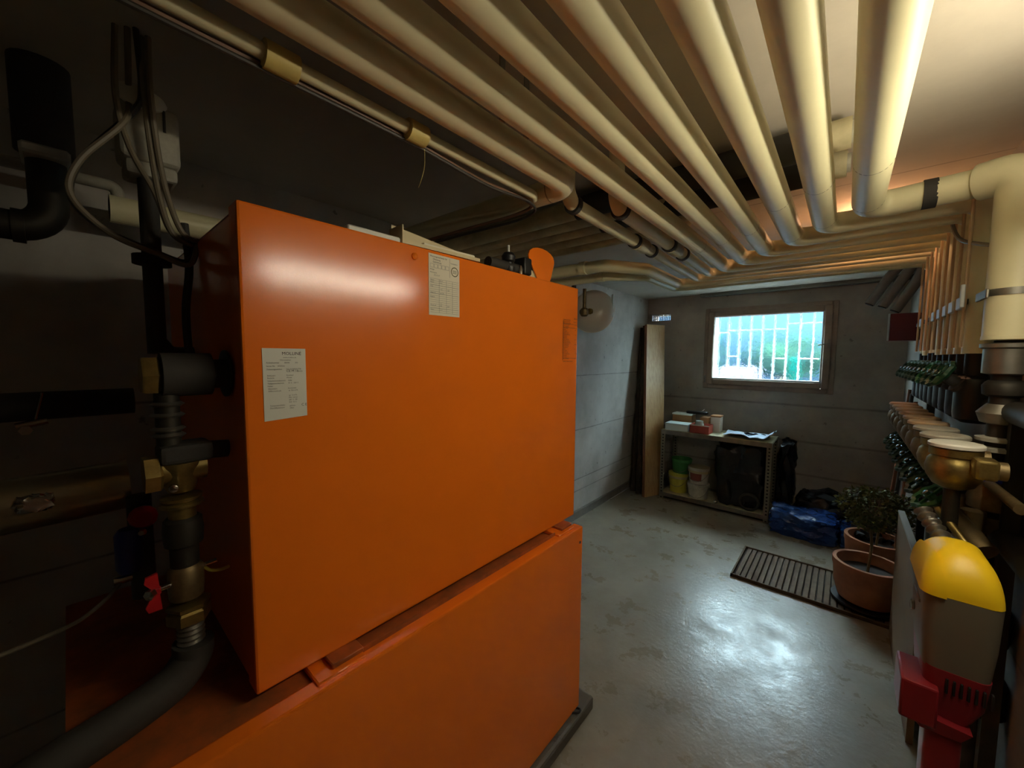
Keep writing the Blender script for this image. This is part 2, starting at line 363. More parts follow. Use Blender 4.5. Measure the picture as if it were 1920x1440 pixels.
# vent with lattice
vt = thing('vent_grille', 'small pale lattice vent in the far wall above the planks', 'vent', (-1.68, YF + .08, VZ0))
ring(MB(), VX0, VX1, VZ0, VZ1, .008, YF + .05, YF + .09, 0).build('vent_frame', 'clip', vt)
for i in range(11): MB().box((VX0 + .02 + i * .02, YF + .065, VZ0 + .008), (VX0 + .028 + i * .02, YF + .075, VZ1 - .008)).build('slat', 'clip', vt)
for i in range(3): MB().box((VX0 + .008, YF + .066, VZ0 + .02 + i * .02), (VX1 - .008, YF + .074, VZ0 + .026 + i * .02)).build('cross_slat', 'clip', vt)

# outside, seen blurred through the glass
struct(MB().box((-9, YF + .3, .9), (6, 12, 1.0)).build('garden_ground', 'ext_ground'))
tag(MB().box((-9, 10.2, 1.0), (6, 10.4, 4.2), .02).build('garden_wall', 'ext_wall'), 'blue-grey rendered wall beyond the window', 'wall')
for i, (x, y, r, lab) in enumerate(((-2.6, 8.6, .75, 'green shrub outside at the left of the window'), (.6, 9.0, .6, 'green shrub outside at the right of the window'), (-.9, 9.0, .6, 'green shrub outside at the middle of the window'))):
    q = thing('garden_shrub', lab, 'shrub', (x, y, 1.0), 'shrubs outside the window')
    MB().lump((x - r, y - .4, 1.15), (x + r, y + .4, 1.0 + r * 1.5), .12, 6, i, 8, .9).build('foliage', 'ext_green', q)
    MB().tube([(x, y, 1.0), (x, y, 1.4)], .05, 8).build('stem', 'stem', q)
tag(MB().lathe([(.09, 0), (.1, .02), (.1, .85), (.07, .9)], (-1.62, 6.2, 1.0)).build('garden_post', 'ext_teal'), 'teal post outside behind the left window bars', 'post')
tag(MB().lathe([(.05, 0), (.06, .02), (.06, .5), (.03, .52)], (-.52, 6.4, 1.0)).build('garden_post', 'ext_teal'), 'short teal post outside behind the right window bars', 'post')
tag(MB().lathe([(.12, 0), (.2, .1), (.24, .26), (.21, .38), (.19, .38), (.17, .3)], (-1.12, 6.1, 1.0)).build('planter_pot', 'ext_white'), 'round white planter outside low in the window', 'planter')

# ================================================================== BOILER
BX, BY0, BY1, BZ0, BZ1 = -.82, .206, 1.348, .845, 1.772
struct(MB().box((-1.62, -.10, 0), (-.735, 1.40, .06), .012, 2).build('boiler_plinth', 'plinth')); 
lo = thing('storage_tank_cabinet', 'low orange enamelled cabinet carrying the boiler, dusty ledge with painted-in shade along its top', 'cabinet', (-1.1, .65, .06))
MB().box((-1.55, -.035, .062), (-.80, 1.30, .815), .004).build('body', 'orange', lo)
MB().box((-.80, -.04, .066), (-.757, 1.315, .828), .006, 2).build('front_panel', 'orange', lo)
MB().box((-1.55, -.035, .815), (-.80, 1.30, .821)).build('top_ledge', 'orange_dusty_shaded', lo)  # darker than the body: shade over the ledge is put into its colour
MB().box((-.797, .36, .821), (-.792, 1.17, .839)).build('ledge_lip', 'orange_dusty_shaded', lo)
for y in (.30, 1.17):
    q = MB().box((-.86, y, .821), (-.772, y + .105, .835), .003).build('foot_bracket', 'orange', lo)
    MB().box((-.86, y + .035, .835), (-.785, y + .105, .846), .002).build('bracket_pad', 'orange_dusty_shaded', q)
MB().lathe([(.006, 0), (.006, .003), (.003, .005)], (-.757, 1.29, .77), (1, 0, 0), 12).build('screw', 'chrome', lo)
MB().tube([(-.775, 1.29, .065), (-.74, 1.30, .07), (-.735, 1.275, .075), (-.76, 1.26, .07)], .004, 8, .01).build('cable_loop', 'black', lo)

up = thing('boiler_cabinet', 'large orange enamelled boiler casing with paper labels on its front', 'boiler', (-1.2, .78, .846))
MB().box((-1.55, BY0 + .004, BZ0 + .002), (BX - .05, BY1 - .004, BZ1 - .012), .003).build('body', 'orange', up)
fp = MB().box((BX - .05, BY0, BZ0), (BX, BY1, BZ1), .005, 2).build('front_panel', 'orange', up)
MB().lathe([(.0085, 0), (.0085, .003), (.004, .006)], (BX, .575, 1.757 - .012), (1, 0, 0), 16).build('screw_cap', 'orange', fp)
MB().box((-1.54, BY0 + .01, BZ1 - .012), (BX - .06, BY1 - .01, BZ1 - .004)).build('top_panel', 'orange_dusty_shaded', up)
for z in (1.0, 1.3): MB().lathe([(.006, 0), (.006, .003), (.003, .005)], (BX - .025, BY1, z), (0, 1, 0), 12).build('screw', 'black', up)
YD, ZD = (0, 1, 0), (0, 0, 1)
# white meter label
def printed_label(name, lab, y0, y1, z0, z1, m, shear=0):
    q = tag(MB().prism([(BX + .0003, y0, z0), (BX + .0003, y1, z0 + shear), (BX + .0003, y1, z1), (BX + .0003, y0, z1)], (.0008, 0, 0)).build(name, m), lab, 'label'); return q
LX = BX + .0014
A = printed_label('meter_label', 'tall white printed label low on the left of the orange casing', .237, .313, 1.374, 1.512, 'paper2', .004)
b = MB(); b.text('MOLLINÉ', .0085, (LX, .270, 1.4995), YD, ZD); b.text('CE M 16', .0062, (LX, .277, 1.4665), YD, ZD); b.text('C E', .007, (LX, .3025, 1.3985), YD, ZD); b.build('printed_heading', 'ink', A)
b = MB()
for y, z, t in ((.272, 1.4935, 'www.molline.de'), (.266, 1.4885, 'Wärmezähler'), (.243, 1.4833, 'Artikelnummer'), (.274, 1.4833, '88498'), (.293, 1.4833, '303'), (.243, 1.477, 'Serien-Nr.'), (.262, 1.477, '3058266'),
                (.243, 1.471, 'Zulassungszeichen'), (.277, 1.471, 'DE-10-MI004-PTB'), (.299, 1.4665, '0102'), (.244, 1.459, 'Einbauart'), (.277, 1.459, 'Rücklauf'), (.244, 1.4545, 'Batterie'), (.277, 1.4545, 'Monat'),
                (.244, 1.449, 'Volumenmessbereich'), (.28, 1.449, '0,06'), (.244, 1.444, 'Temperaturbereich'), (.28, 1.444, 'θ  5 - 105°C'), (.244, 1.439, 'Fühler'), (.245, 1.434, 'Nennwert'), (.279, 1.434, 'horizontal'), (.245, 1.4295, 'Differenzdruck'),
                (.28, 1.4295, 'qi  0,6 m³/h'), (.28, 1.420, 'qs  3 m³/h'), (.28, 1.4155, 'PN  16 bar'), (.28, 1.411, 'Δθ  3 - 80'), (.28, 1.4065, 'KO  Cl 2'), (.247, 1.4015, 'Temperaturfühler'), (.281, 1.3995, 'gelötet'), (.247, 1.397, 'Durchflusssensor'), (.281, 1.395, 'silber')):
    b.text(t, .0036, (LX, y, z), YD, ZD)
b.build('printed_lines', 'ink_soft', A)
# service sheet
B_ = printed_label('service_sheet', 'cream maintenance sheet with a ruled table near the top of the orange casing', .617, .7205, 1.606, 1.763, 'paper', .001)
b = MB(); b.text('Wartungsnachweis für', .0062, (LX, .621, 1.7545), YD, ZD); b.text('Ölheizung', .006, (LX, .630, 1.7475), YD, ZD); b.text('Gasheizung', .006, (LX, .630, 1.741), YD, ZD); b.text('Kundendienst', .0042, (LX, .6895, 1.747), YD, ZD)
b.text('Anlage:', .0048, (LX, .621, 1.722), YD, ZD); b.text('Wartung am', .0042, (LX, .621, 1.7145), YD, ZD); b.text('07 | 2 | 17', .0044, (LX, .634, 1.708), YD, ZD); b.build('printed_heading', 'ink', B_)
b = MB()
for i in range(5):
    b2 = .622 + i * .0125
    for (p, q) in (((b2, 1.728), (b2 + .0105, 1.7284)), ((b2, 1.7375), (b2 + .0105, 1.7379)), ((b2, 1.728), (b2 + .0004, 1.7379)), ((b2 + .0101, 1.728), (b2 + .0105, 1.7379))): b.box((LX, p[0], p[1]), (LX + .0002, q[0], q[1]))
for i in range(17): b.box((LX, .621, 1.700 - i * .0054), (LX + .0002, .7175, 1.7004 - i * .0054 + (.0003 if i in (3, 7, 14) else 0)))
for y in (.650, .674, .695): b.box((LX, y, 1.6135), (LX + .0002, y + .0004, 1.700))
b.box((LX, .686, 1.71), (LX + .0002, .6864, 1.76)); b.build('ruled_table', 'ink_soft', B_)
b = MB()
for i, (y, z, t) in enumerate(((.622, 1.6955, 'Datum'), (.652, 1.6955, '8/9 17'), (.622, 1.6901, 'Kessel'), (.652, 1.6901, '6,4 2'), (.622, 1.6793, 'CO2'), (.654, 1.6739, '13,1'), (.677, 1.6739, '12,8'), (.622, 1.6631, 'Abgas °C'), (.652, 1.6631, '164 179'), (.622, 1.6523, 'Rußbild'), (.654, 1.6361, '0 1'), (.622, 1.6307, 'Druck mb'), (.652, 1.6307, '0,03'), (.677, 1.6307, '0,04'), (.622, 1.6199, 'Name'), (.652, 1.6199, 'S. 17'))):
    b.text(t, .0042, (LX, y, z), YD, ZD)
b.build('handwritten_entries', 'ink_soft', B_)
b = MB()
for k in range(28):
    a0, a1 = 2 * PI * k / 28, 2 * PI * (k + 1) / 28
    q = [(LX, .7035 + r_ * math.cos(a), 1.7275 + r_ * math.sin(a)) for r_, a in ((.0105, a0), (.0128, a0), (.0128, a1), (.0105, a1))]; b.add(q, [(0, 1, 2, 3)])
for i in range(3): b.box((LX, .6965, 1.7235 + i * .0032), (LX + .0002, .7105, 1.7245 + i * .0032))
b.build('round_stamp', 'ink_green', B_)
# rating print on the panel
b = MB()
rn = random.Random(3)
b.text('0085 AS', .007, (LX - .0008, 1.318, 1.647), YD, ZD)
b.text('Heizkessel EN 303', .0065, (LX - .0008, 1.243, 1.640), YD, ZD); b.text('Typ CE', .0065, (LX - .0008, 1.315, 1.634), YD, ZD)
words = ['Nennwärmeleistung', 'Nennwärmebelastung', 'zul. Betriebsdruck', 'zul. Vorlauftemp.', 'Wasserinhalt', 'Baujahr', 'Herstell-Nr.', 'Heizöl EL / Gas', 'Überdruckfeuerung', 'Prüfzeichen', 'Brennraum', 'Elektr. Anschluss']
for i in range(24):
    z = 1.634 - i * .0062
    b.text(words[i % 12], .0058, (LX - .0008, 1.243, z), YD, ZD)
    if i % 3 == 2: b.text(rn.choice(['kW 63', 'bar 4', '230 V', '°C 100', 'l 93']), .0058, (LX - .0008, 1.325, z), YD, ZD)
for z in (1.6265, 1.612, 1.4945): b.box((LX - .0008, 1.243, z), (LX - .0006, 1.340, z + .0009))
b.box((LX - .0008, 1.241, 1.487), (LX - .0006, 1.2426, 1.638))
b.text('Stadtlohn  Made in Germany', .006, (LX - .0008, 1.243, 1.481), YD, ZD); b.build('rating_print', 'ink_on_orange', up)

# things lying on the casing
TZ = BZ1 - .003
def on_top(u): return u
r_ = thing('plastic_trough', 'cream plastic trough profile lying slanted on the casing top', 'profile', (-.86, .65, TZ))
b = MB(); M_ = Matrix.Translation((-.852, .675, TZ + .004)) @ Matrix.Rotation(math.radians(-2), 4, 'Z')
b.box((-.03, -.125, 0), (.03, .125, .004), 0, 1, M_); b.build('base', 'cream_plastic', r_)
b = MB().box((.027, -.125, .004), (.03, .125, .009), 0, 1, M_); b.build('side', 'cream_plastic', r_)
b = MB().prism([M_ @ Vector((-.03, -.125, .004)), M_ @ Vector((-.03, .125, .004)), M_ @ Vector((-.03, .125, .028)), M_ @ Vector((-.03, -.125, .056))], (.003, 0, 0)); b.build('side', 'cream_plastic', r_)
b = MB().box((-.03, -.128, .0), (.03, -.125, .044), 0, 1, M_); b.build('end_plate', 'cream_plastic', r_)
b = MB().box((-.018, -.06, .005), (.02, .115, .018), .003, 2, M_); b.build('paper_roll', 'paper', r_)
tag(MB().box((-.875, .41, TZ), (-.825, .54, TZ + .014), .003, 1).build('folded_paper', 'paper2'), 'folded white paper lying flat on the casing top', 'paper')
q = thing('boiler_control_valve', 'black control valve with a white spindle on the casing top', 'valve', (-.846, .98, TZ))
MB().lathe([(.02, 0), (.024, .01), (.024, .02), (.014, .025), (.014, .035), (.021, .04), (.023, .055), (.015, .066)], (-.846, .955, TZ)).build('body', 'black', q)
MB().tube([(-.846, .955, TZ + .06), (-.846, .955, TZ + .09)], .0045, 10).build('spindle', 'white', q)
MB().tube([(-.846, .86, TZ + .02), (-.846, 1.05, TZ + .02)], .017, 14).build('pipe', 'rubber', q)
MB().box((-.872, 1.01, TZ + .005), (-.822, 1.05, TZ + .062), .006, 2).build('actuator', 'black', q)
MB().lathe([(.012, 0), (.016, .006), (.016, .016), (.01, .02)], (-.846, 1.05, TZ + .035), (0, 1, 0)).build('knob', 'black', q)
MB().lathe([(.007, 0), (.007, .012), (.004, .03)], (-.828, .995, TZ)).build('bleed_screw', 'chrome', q)
q = thing('orange_cover_plate', 'upright orange tongue-shaped cover plate standing on the casing top', 'plate', (-.84, 1.15, TZ))
pts = []
y0, z0 = 1.13, TZ
prof = [(1.085, TZ), (1.034, TZ + .062), (1.032, TZ + .074)]
for k in range(9): a = PI - PI * k / 8; prof.append((1.108 + .074 * math.cos(a), TZ + .078 + .03 * math.sin(a)))
prof += [(1.182, TZ + .068), (1.158, TZ)]
MB().prism([(-.828, y, z) for y, z in prof], (.004, 0, 0)).build('tongue', 'orange', q)
MB().prism([(-.838, 1.01, TZ), (-.838, 1.085, TZ), (-.838, 1.048, TZ + .045)], (.006, 0, 0)).build('side_flange', 'cream_plastic', q)
MB().prism([(-.838, 1.158, TZ), (-.838, 1.168, TZ), (-.838, 1.194, TZ + .07), (-.838, 1.182, TZ + .07)], (.006, 0, 0)).build('edge_flange', 'cream_plastic', q)

# ================================================================== CEILING PIPES
PZ = 2.0
def seam_ring(p, d, r, parent, name='jacket_seam', m='seam', ln=.004, k=1.02):
    p = Vector(p); d = Vector(d); MB().tube([p - d * ln / 2, p + d * ln / 2], r * k, 20).build(name, m, parent)
def hanger(x, y, z, r, parent, dx=0):
    q = MB().tube([(x, y - .01, z), (x, y + .01, z)], r * 1.03, 20); q = q.build('hanger_band', 'steel', parent)
    MB().box((x - .009 - r, y - .002, z), (x + .009 - r, y + .002, ZC)).build('hanger_strap', 'steel', q)
RP = .034
runs = [(.027, 1.763, .040), (-.085, 1.885, .036), (-.19, 2.01, .036), (-.305, 2.14, RP), (-.415, 2.265, RP), (-.525, 2.39, RP)]
names8 = ['rightmost and thickest', 'second from the right', 'third from the right', 'fourth from the right', 'fifth from the right', 'sixth from the right']
G1 = 'cream heating pipes under the ceiling'
DX = .315
drops = []
for i, (x, ye, r) in enumerate(runs):
    lab = 'cream insulated pipe running along the ceiling, ' + names8[i] + ' of the parallel row'
    if i == 0: path = [(x, YB, PZ), (x, ye, PZ), (.265, ye - .05, PZ)]
    else: path = [(x, YB, PZ), (x, ye, PZ), (DX, ye, PZ), (DX, ye, 1.52)]; drops.append((ye, r))
    o = tag(MB().tube(path, r, 24, .058).build('heating_pipe', 'pipe', origin=(x, 0, PZ)), lab, 'pipe', G1)
    for y in (ye - .42 - .05 * (i % 3), ye - .09): seam_ring((x, y, PZ), (0, 1, 0), r, o, k=1.008, ln=.0025)
    if i == 5:
        for y in (.62, .70): MB().box((x - r - .012, y - .008, PZ - .01), (x - r - .009, y + .008, ZC)).build('hanger_strap', 'steel', o)
    if i == 0: seam_ring((.165, ye - .03, PZ), (1, 0, 0), r, o, 'pipe_clamp', 'rubber', .03, 1.06)
# two thin pipes beginning under the left bundle, two bent ones from behind the boiler
ext = [(-.635, 1.22, 2.515, .026, 'thin cream ceiling pipe just left of the thick parallel row'), (-.735, 1.08, 2.63, .024, 'thinnest cream ceiling pipe with dark collar at its near end')]
for i, (x, ys, ye, r, lab) in enumerate(ext):
    path = [(x + .03, ys, PZ), (x, ye, PZ), (DX, ye, PZ), (DX, ye, 1.52)]; drops.append((ye, r))
    o = tag(MB().tube([(x + .03, ys, ZC)] + path, r, 20, .05).build('heating_pipe', 'pipe', origin=(x, ye, PZ)), lab, 'pipe', G1)
    d = (Vector(path[1]) - Vector(path[0])).normalized()
    for t_ in (.04, .55, .75): seam_ring(Vector(path[0]) + d * t_, d, r, o, 'collar', 'rubber', .02, 1.25)
    MB().tube([Vector(path[0]) + d * .57, Vector(path[0]) + d * .66], r * 1.3, 18).build('fitting', 'pipe_dirty', o)
for i, (yl, xb, ye, r, lab) in enumerate(((1.93, -.885, 2.755, .033, 'cream pipe bending out from behind the boiler, upper of two'), (2.14, -.965, 2.90, .026, 'cream pipe bending out from behind the boiler, lower of two'))):
    path = [(XL, yl, PZ - .015 * i), (xb - .14, yl + .02, PZ - .015 * i), (xb, yl + .25, PZ), (xb, ye, PZ), (DX, ye, PZ), (DX, ye, 1.52)]; drops.append((ye, r))
    o = tag(MB().tube(path, r, 20, .06).build('heating_pipe', 'pipe', origin=(xb, ye, PZ)), lab, 'pipe', G1)
    seam_ring((-1.15, yl + .01, PZ - .015 * i), (1, 0, 0), r, o, 'jacket_collar', 'pipe', .04, 1.12)
# pipe turning left over the boiler
o = tag(MB().tube([(-.63, YB, PZ), (-.635, .985, PZ), (XL, .955, PZ)], .034, 24, .05).build('heating_pipe', 'pipe', origin=(-.63, 0, PZ)), 'leftmost thick cream ceiling pipe, turning left above the boiler', 'pipe', G1)
seam_ring((-.7, .983, PZ), (1, 0, 0), .034, o, k=1.01)
# conduit and cables taped together
o = tag(MB().tube([(-.715, YB, PZ - .02), (-.728, .93, PZ - .02), (-.745, .955, PZ - .02)], .0125, 14, .02).build('conduit', 'pipe', origin=(-.72, 0, PZ)), 'thin cream conduit with taped cables left of the ceiling pipes', 'conduit')
for y, l_ in ((.252, .05), (.515, .045)): MB().tube([(-.724, y - l_ / 2, PZ - .023), (-.724, y + l_ / 2, PZ - .023)], .0215, 18).build('tape_wrap', 'tape', o)
tag(MB().smooth([(-.738, YB, PZ - .03), (-.741, 0, PZ - .032), (-.741, .27, PZ - .03), (-.743, .52, PZ - .03), (-.757, .75, PZ - .035), (-.752, .93, PZ - .03), (-.80, .965, PZ - .045), (-1.1, .95, PZ - .05), (XL, .93, PZ - .05)], .0052).build('cable', 'cable_copper', origin=(-.74, 0, PZ)), 'brown cable taped under the thin conduit', 'cable', 'cables on the conduit')
tag(MB().smooth([(-.733, YB, PZ - .041), (-.735, 0, PZ - .042), (-.735, .27, PZ - .041), (-.736, .52, PZ - .041), (-.74, .75, PZ - .05), (-.737, .93, PZ - .042), (-.80, .985, PZ - .055), (-1.1, .965, PZ - .06), (XL, .945, PZ - .06)], .0042).build('cable', 'cable_dark', origin=(-.74, 0, PZ)), 'dark cable taped under the thin conduit', 'cable', 'cables on the conduit')
tag(MB().smooth([(-.728, .54, PZ - .045), (-.735, .545, PZ - .075), (-.731, .535, PZ - .105), (-.742, .533, PZ - .125)], .0006, 5).build('thread', 'tape'), 'loose thread hanging from the yellowed tape', 'thread')
# cross pipes against the ceiling
G2 = 'cross pipes above the boiler'
for i, (y, xe) in enumerate(((1.46, -.02), (1.57, -.60), (1.68, -.03), (1.80, -.56), (1.92, -.60))):
    dk = i in (0, 2)
    if dk: path = [(XL, y, 2.13), (xe, y, 2.13)]
    else: path = [(XL, y, 2.13), (xe, y, 2.13), (xe, y, ZC)]
    b = MB().tube(path, .041, 20, 0 if dk else .045)
    o = tag(b.build('cross_pipe', 'pipe_dirty', origin=(XL, y, 2.13)), ORD[i] + ' dusty cross pipe under the ceiling beyond the boiler, counted from the camera', 'pipe', G2)
    if dk:
        MB().tube([(-.9, y, 2.13), (xe - .06, y, 2.13)], .046, 18).build('foam_sleeve', 'rubber', o)
        MB().tube([(xe - .05, y, 2.13), (xe + .01, y, 2.13)], .03, 16).build('end_fitting', 'greywhite', o)

# riser at the right, with its chain of fittings
rs = thing('insulated_riser', 'thick cream insulated vertical pipe at the right edge with steel strap', 'pipe', (.305, 1.655, 0))
RX, RY = .331, 1.665
MB().tube([(.26, 1.712, PZ), (RX, RY + .005, PZ), (RX, RY, 1.555)], .05, 32, .05).build('jacket', 'pipe', rs)
MB().lathe([(.045, 0), (.0515, .002), (.0515, .012), (.045, .014)], (RX, RY, 1.553)).build('jacket_end', 'pipe', rs)
MB().box((RX - .058, RY - .05, 1.665), (RX - .0515, RY + .06, 1.69), .002).build('perforated_strap', 'steel', rs)
q = MB().tube([(RX, RY, 1.672), (RX, RY, 1.69)], .0512, 32).build('strap_band', 'steel', rs)
MB().tube([(RX, RY, 0), (RX, RY, 1.555)], .027, 20).build('core_pipe', 'steel_dark', rs)
for z, pr, m, nm in ((1.46, [(.03, 0), (.045, .004), (.045, .07), (.052, .074), (.052, .084), (.03, .088)], 'steel', 'flange_sleeve'), (1.40, [(.03, 0), (.04, .006), (.042, .03), (.036, .04), (.03, .045)], 'steel_dark', 'union_nut'),
                     (1.325, [(.028, 0), (.04, .004), (.048, .03), (.03, .055)], 'steel', 'reducer'), (1.275, [(.03, 0), (.046, .003), (.046, .012), (.03, .015)], 'greywhite', 'collar'), (1.248, [(.03, 0), (.046, .003), (.046, .012), (.03, .015)], 'greywhite', 'collar'),
                     (1.195, [(.028, 0), (.036, .005), (.036, .035), (.028, .04)], 'steel_dark', 'union_nut'), (1.085, [(.03, 0), (.05, .004), (.05, .02), (.052, .03), (.046, .05), (.034, .075), (.034, .085)], 'bronze', 'filter_cone'),
                     (1.02, [(.03, 0), (.046, .004), (.046, .05), (.03, .054)], 'bronze', 'filter_base'), (.93, [(.03, 0), (.05, .004), (.05, .014), (.03, .018)], 'steel', 'collar'), (.86, [(.028, 0), (.038, .006), (.038, .04), (.028, .046)], 'steel_dark', 'union_nut'),
                     (.70, [(.03, 0), (.05, .01), (.06, .06), (.05, .11), (.03, .12)], 'black', 'pump_head'), (.5, [(.03, 0), (.06, .01), (.06, .1), (.03, .12)], 'black', 'pump_motor')):
    MB().lathe(pr, (RX, RY, z)).build(nm, m, rs)
MB().lathe([(.03, 0), (.04, .002), (.04, .026), (.03, .03)], (RX, RY, 1.165)).build('blue_cap', 'blue', rs)
MB().tube([(RX - .015, RY, 1.16), (RX - .02, RY - .3, 1.17)], .012, 12).build('branch_pipe', 'bronze', rs)

# pipe clips rail on the vertical drops
rl = thing('pipe_clip_rail', 'pale clip rail holding the row of vertical pipes at right', 'rail', (DX - .04, 2.35, 1.66))
MB().box((DX - .042, 1.83, 1.672), (DX - .038, 2.96, 1.688)).build('rail', 'steel_dark', rl)
for y, r in drops:
    if abs(y - 2.515) < .01: continue
    MB().box((DX - r - .016, y - r * .95, 1.66), (DX - r - .004, y + r * .95, 1.70), .003).build('clip', 'clip', rl)
tag(MB().box((DX - .06, 1.80, 1.66), (DX - .05, 1.812, 1.73), .002).build('clip_bracket', 'clip'), 'short upright pale bracket next to the thick riser strap', 'bracket')

# valves and meters on the manifold
mf = thing('manifold_beam', 'dark iron distribution manifold bars along the right wall', 'manifold', (XR - .05, 2.2, .9))
for z in (1.02, 1.36): MB().tube([(XR - .035, 1.25, z), (XR - .035, 3.05, z)], .03, 18).build('bar', 'steel_dark', mf)
for y in (1.6, 2.95): MB().box((XR - .05, y, 0), (XR - .02, y + .03, 1.36)).build('stand', 'steel_dark', mf)
def handwheel(b, c, ax, r, lobes=8, t=.008):
    """scalloped rim wheel with spokes"""
    c = Vector(c); z = Vector(ax).normalized(); u = z.cross(Vector((0, 1, 0))).normalized(); v = z.cross(u)
    n = lobes * 6; ring_ = []
    for k in range(n): a = 2 * PI * k / n; rr = r * (1 + .07 * math.cos(lobes * a)); ring_.append(c + (u * math.cos(a) + v * math.sin(a)) * rr)
    vs = []; fs = []
    for k, p in enumerate(ring_):
        d = (p - c).normalized()
        for q_, w_ in ((-.7, -.5), (.3, -1), (.9, 0), (.3, 1), (-.7, .5)): vs.append(p + d * t * q_ + z * t * w_)
    for k in range(n):
        for j in range(5): fs.append((k * 5 + j, k * 5 + (j + 1) % 5, ((k + 1) % n) * 5 + (j + 1) % 5, ((k + 1) % n) * 5 + j))
    b.add(vs, fs)
    for k in range(4): a = PI / 2 * k + .4; b.tube([c, c + (u * math.cos(a) + v * math.sin(a)) * r * .95], t * .6, 6)
    b.lathe([(r * .28, -t), (r * .28, t)], c, z, 12); return b
def valve(name, lab, y, z, x0, ax, m_body, m_wheel, r, group, L=.09):
    """slanted-seat valve: body on the wall bar, bonnet and handwheel along ax"""
    q = thing(name, lab, 'valve', (x0, y, z), group); a = Vector(ax).normalized(); p = Vector((x0, y, z))
    MB().tube([(x0, y, z - .06), (x0, y, z + .06)], .024, 16).build('body', m_body, q)
    MB().lathe([(.026, 0), (.026, .035), (.03, .036), (.03, .048), (.018, .05), (.015, L - .02), (.008, L - .018), (.008, L)], p, a, 16).build('bonnet', m_body, q)
    wq = handwheel(MB(), p + a * L, a, r).build('handwheel', m_wheel, q)
    MB().lathe([(.008, -.003), (.008, .012), (.004, .014)], p + a * (L + .004), a, 10).build('wheel_nut', 'chrome', wq); return q
ups = sorted(drops)
first = None
for i, (y, r) in enumerate(ups):
    lab = 'black shut-off valve with dark green wheel in the upper row, ' + ORD[i] + ' from the camera'
    first = valve('shutoff_valve', lab, y, 1.40, DX, (-.62, -.1, .42), 'rubber', 'green_wheel_dark' if i != 2 else 'green_wheel', .042, 'upper shut-off valves', .095)
    MB().tube([(DX, y, 1.455), (DX, y, 1.53)], .028, 16).build('collar', 'steel_dark', first)
    MB().lathe([(.03, 0), (.048, .012), (.05, .03), (.05, .12), (.044, .14), (.028, .15)], (DX + .005, y, 1.30), (0, 0, 1), 18).build('insulation_shell', 'black', first)
for i in range(9):
    y = 1.50 + i * .15; x = .228
    q = thing('water_meter', 'brass meter with white lid in the middle row, ' + ORD[i] + ' from the camera', 'meter', (x, y, 1.2), 'row of brass meters')
    MB().lathe([(.02, 0), (.038, .010), (.050, .032), (.054, .054), (.050, .074), (.044, .082), (.044, .086), (.048, .088), (.048, .106), (.042, .108)], (x, y, 1.165), (0, 0, 1), 28).build('body', 'brass' if i < 2 else 'bronze', q)
    MB().lathe([(.044, 0), (.051, .002), (.051, .009), (.047, .013), (.02, .014)], (x, y, 1.273), (0, 0, 1), 28).build('lid', 'white' if i < 1 else ('greywhite' if i < 3 else 'pipe_tan'), q)
    MB().tube([(x + .03, y - .055, 1.235), (x + .075, y - .055, 1.235)], .022, 14).build('inlet_pipe', 'bronze', q)
    MB().box((x + .02, y - .085, 1.212), (x + .06, y - .03, 1.262), .008, 2).build('union_block', 'brass' if i < 2 else 'bronze', q)
    MB().tube([(x, y, 1.05), (x, y, 1.175)], .016, 12).build('outlet_pipe', 'steel_dark', q)
for i in range(8):
    y = 1.60 + i * .155
    valve('slanted_valve', 'slanted bronze valve with green wheel in the lower row, ' + ORD[i] + ' from the camera', y, 1.03, .285, (-.55, -.12, .55), 'bronze', 'green_wheel' if i == 0 else 'green_wheel_dark', .042, 'lower slanted valves', .12)
# ribbed hose and test pipe at the front of the manifold
b = MB(); P0, P1 = Vector((.18, 1.50, 1.09)), Vector((.24, 1.37, 1.0)); n = 60; pts = [P0.lerp(P1, k / n) for k in range(n + 1)]
tag(b.tube(pts, [.017 + .0035 * math.cos(2 * PI * k / n * 9) for k in range(n + 1)], 16).build('ribbed_hose', 'steel'), 'short ribbed metal hose slanting below the green wheel valve', 'hose')
tag(MB().tube([(.21, 1.52, 1.10), (.285, 1.40, .99)], .009, 12).build('brass_rod', 'brass'), 'thin brass rod beside the ribbed metal hose', 'rod')
tag(MB().tube([(.235, 1.60, 1.08), (.29, 1.50, 1.01)], [.024, .03], 18).build('bronze_sleeve', 'bronze'), 'bronze sleeve slanting toward the riser fittings', 'sleeve')
# white cable at right wall
tag(MB().smooth([(.25, 2.30, 2.17), (.255, 2.22, 2.10), (.255, 2.08, 2.0), (.262, 1.95, 1.90), (.285, 1.78, 1.84), (.33, 1.74, 1.82)], .006).build('cable', 'cable_grey'), 'pale cable hanging in front of the vertical pipes', 'cable')
# thin vertical conduits on the drops
for i, y in enumerate((1.83, 1.95, 2.075, 2.20, 2.33, 2.455, 2.575, 2.695, 2.83)):
    tag(MB().tube([(DX - .046, y, 1.54), (DX - .046, y, 1.99)], .0045, 8).build('sensor_conduit', 'pipe_tan'), 'thin vertical sensor tube between the pipes, ' + ORD[i] + ' from the riser', 'tube', 'thin tubes on the vertical pipes')

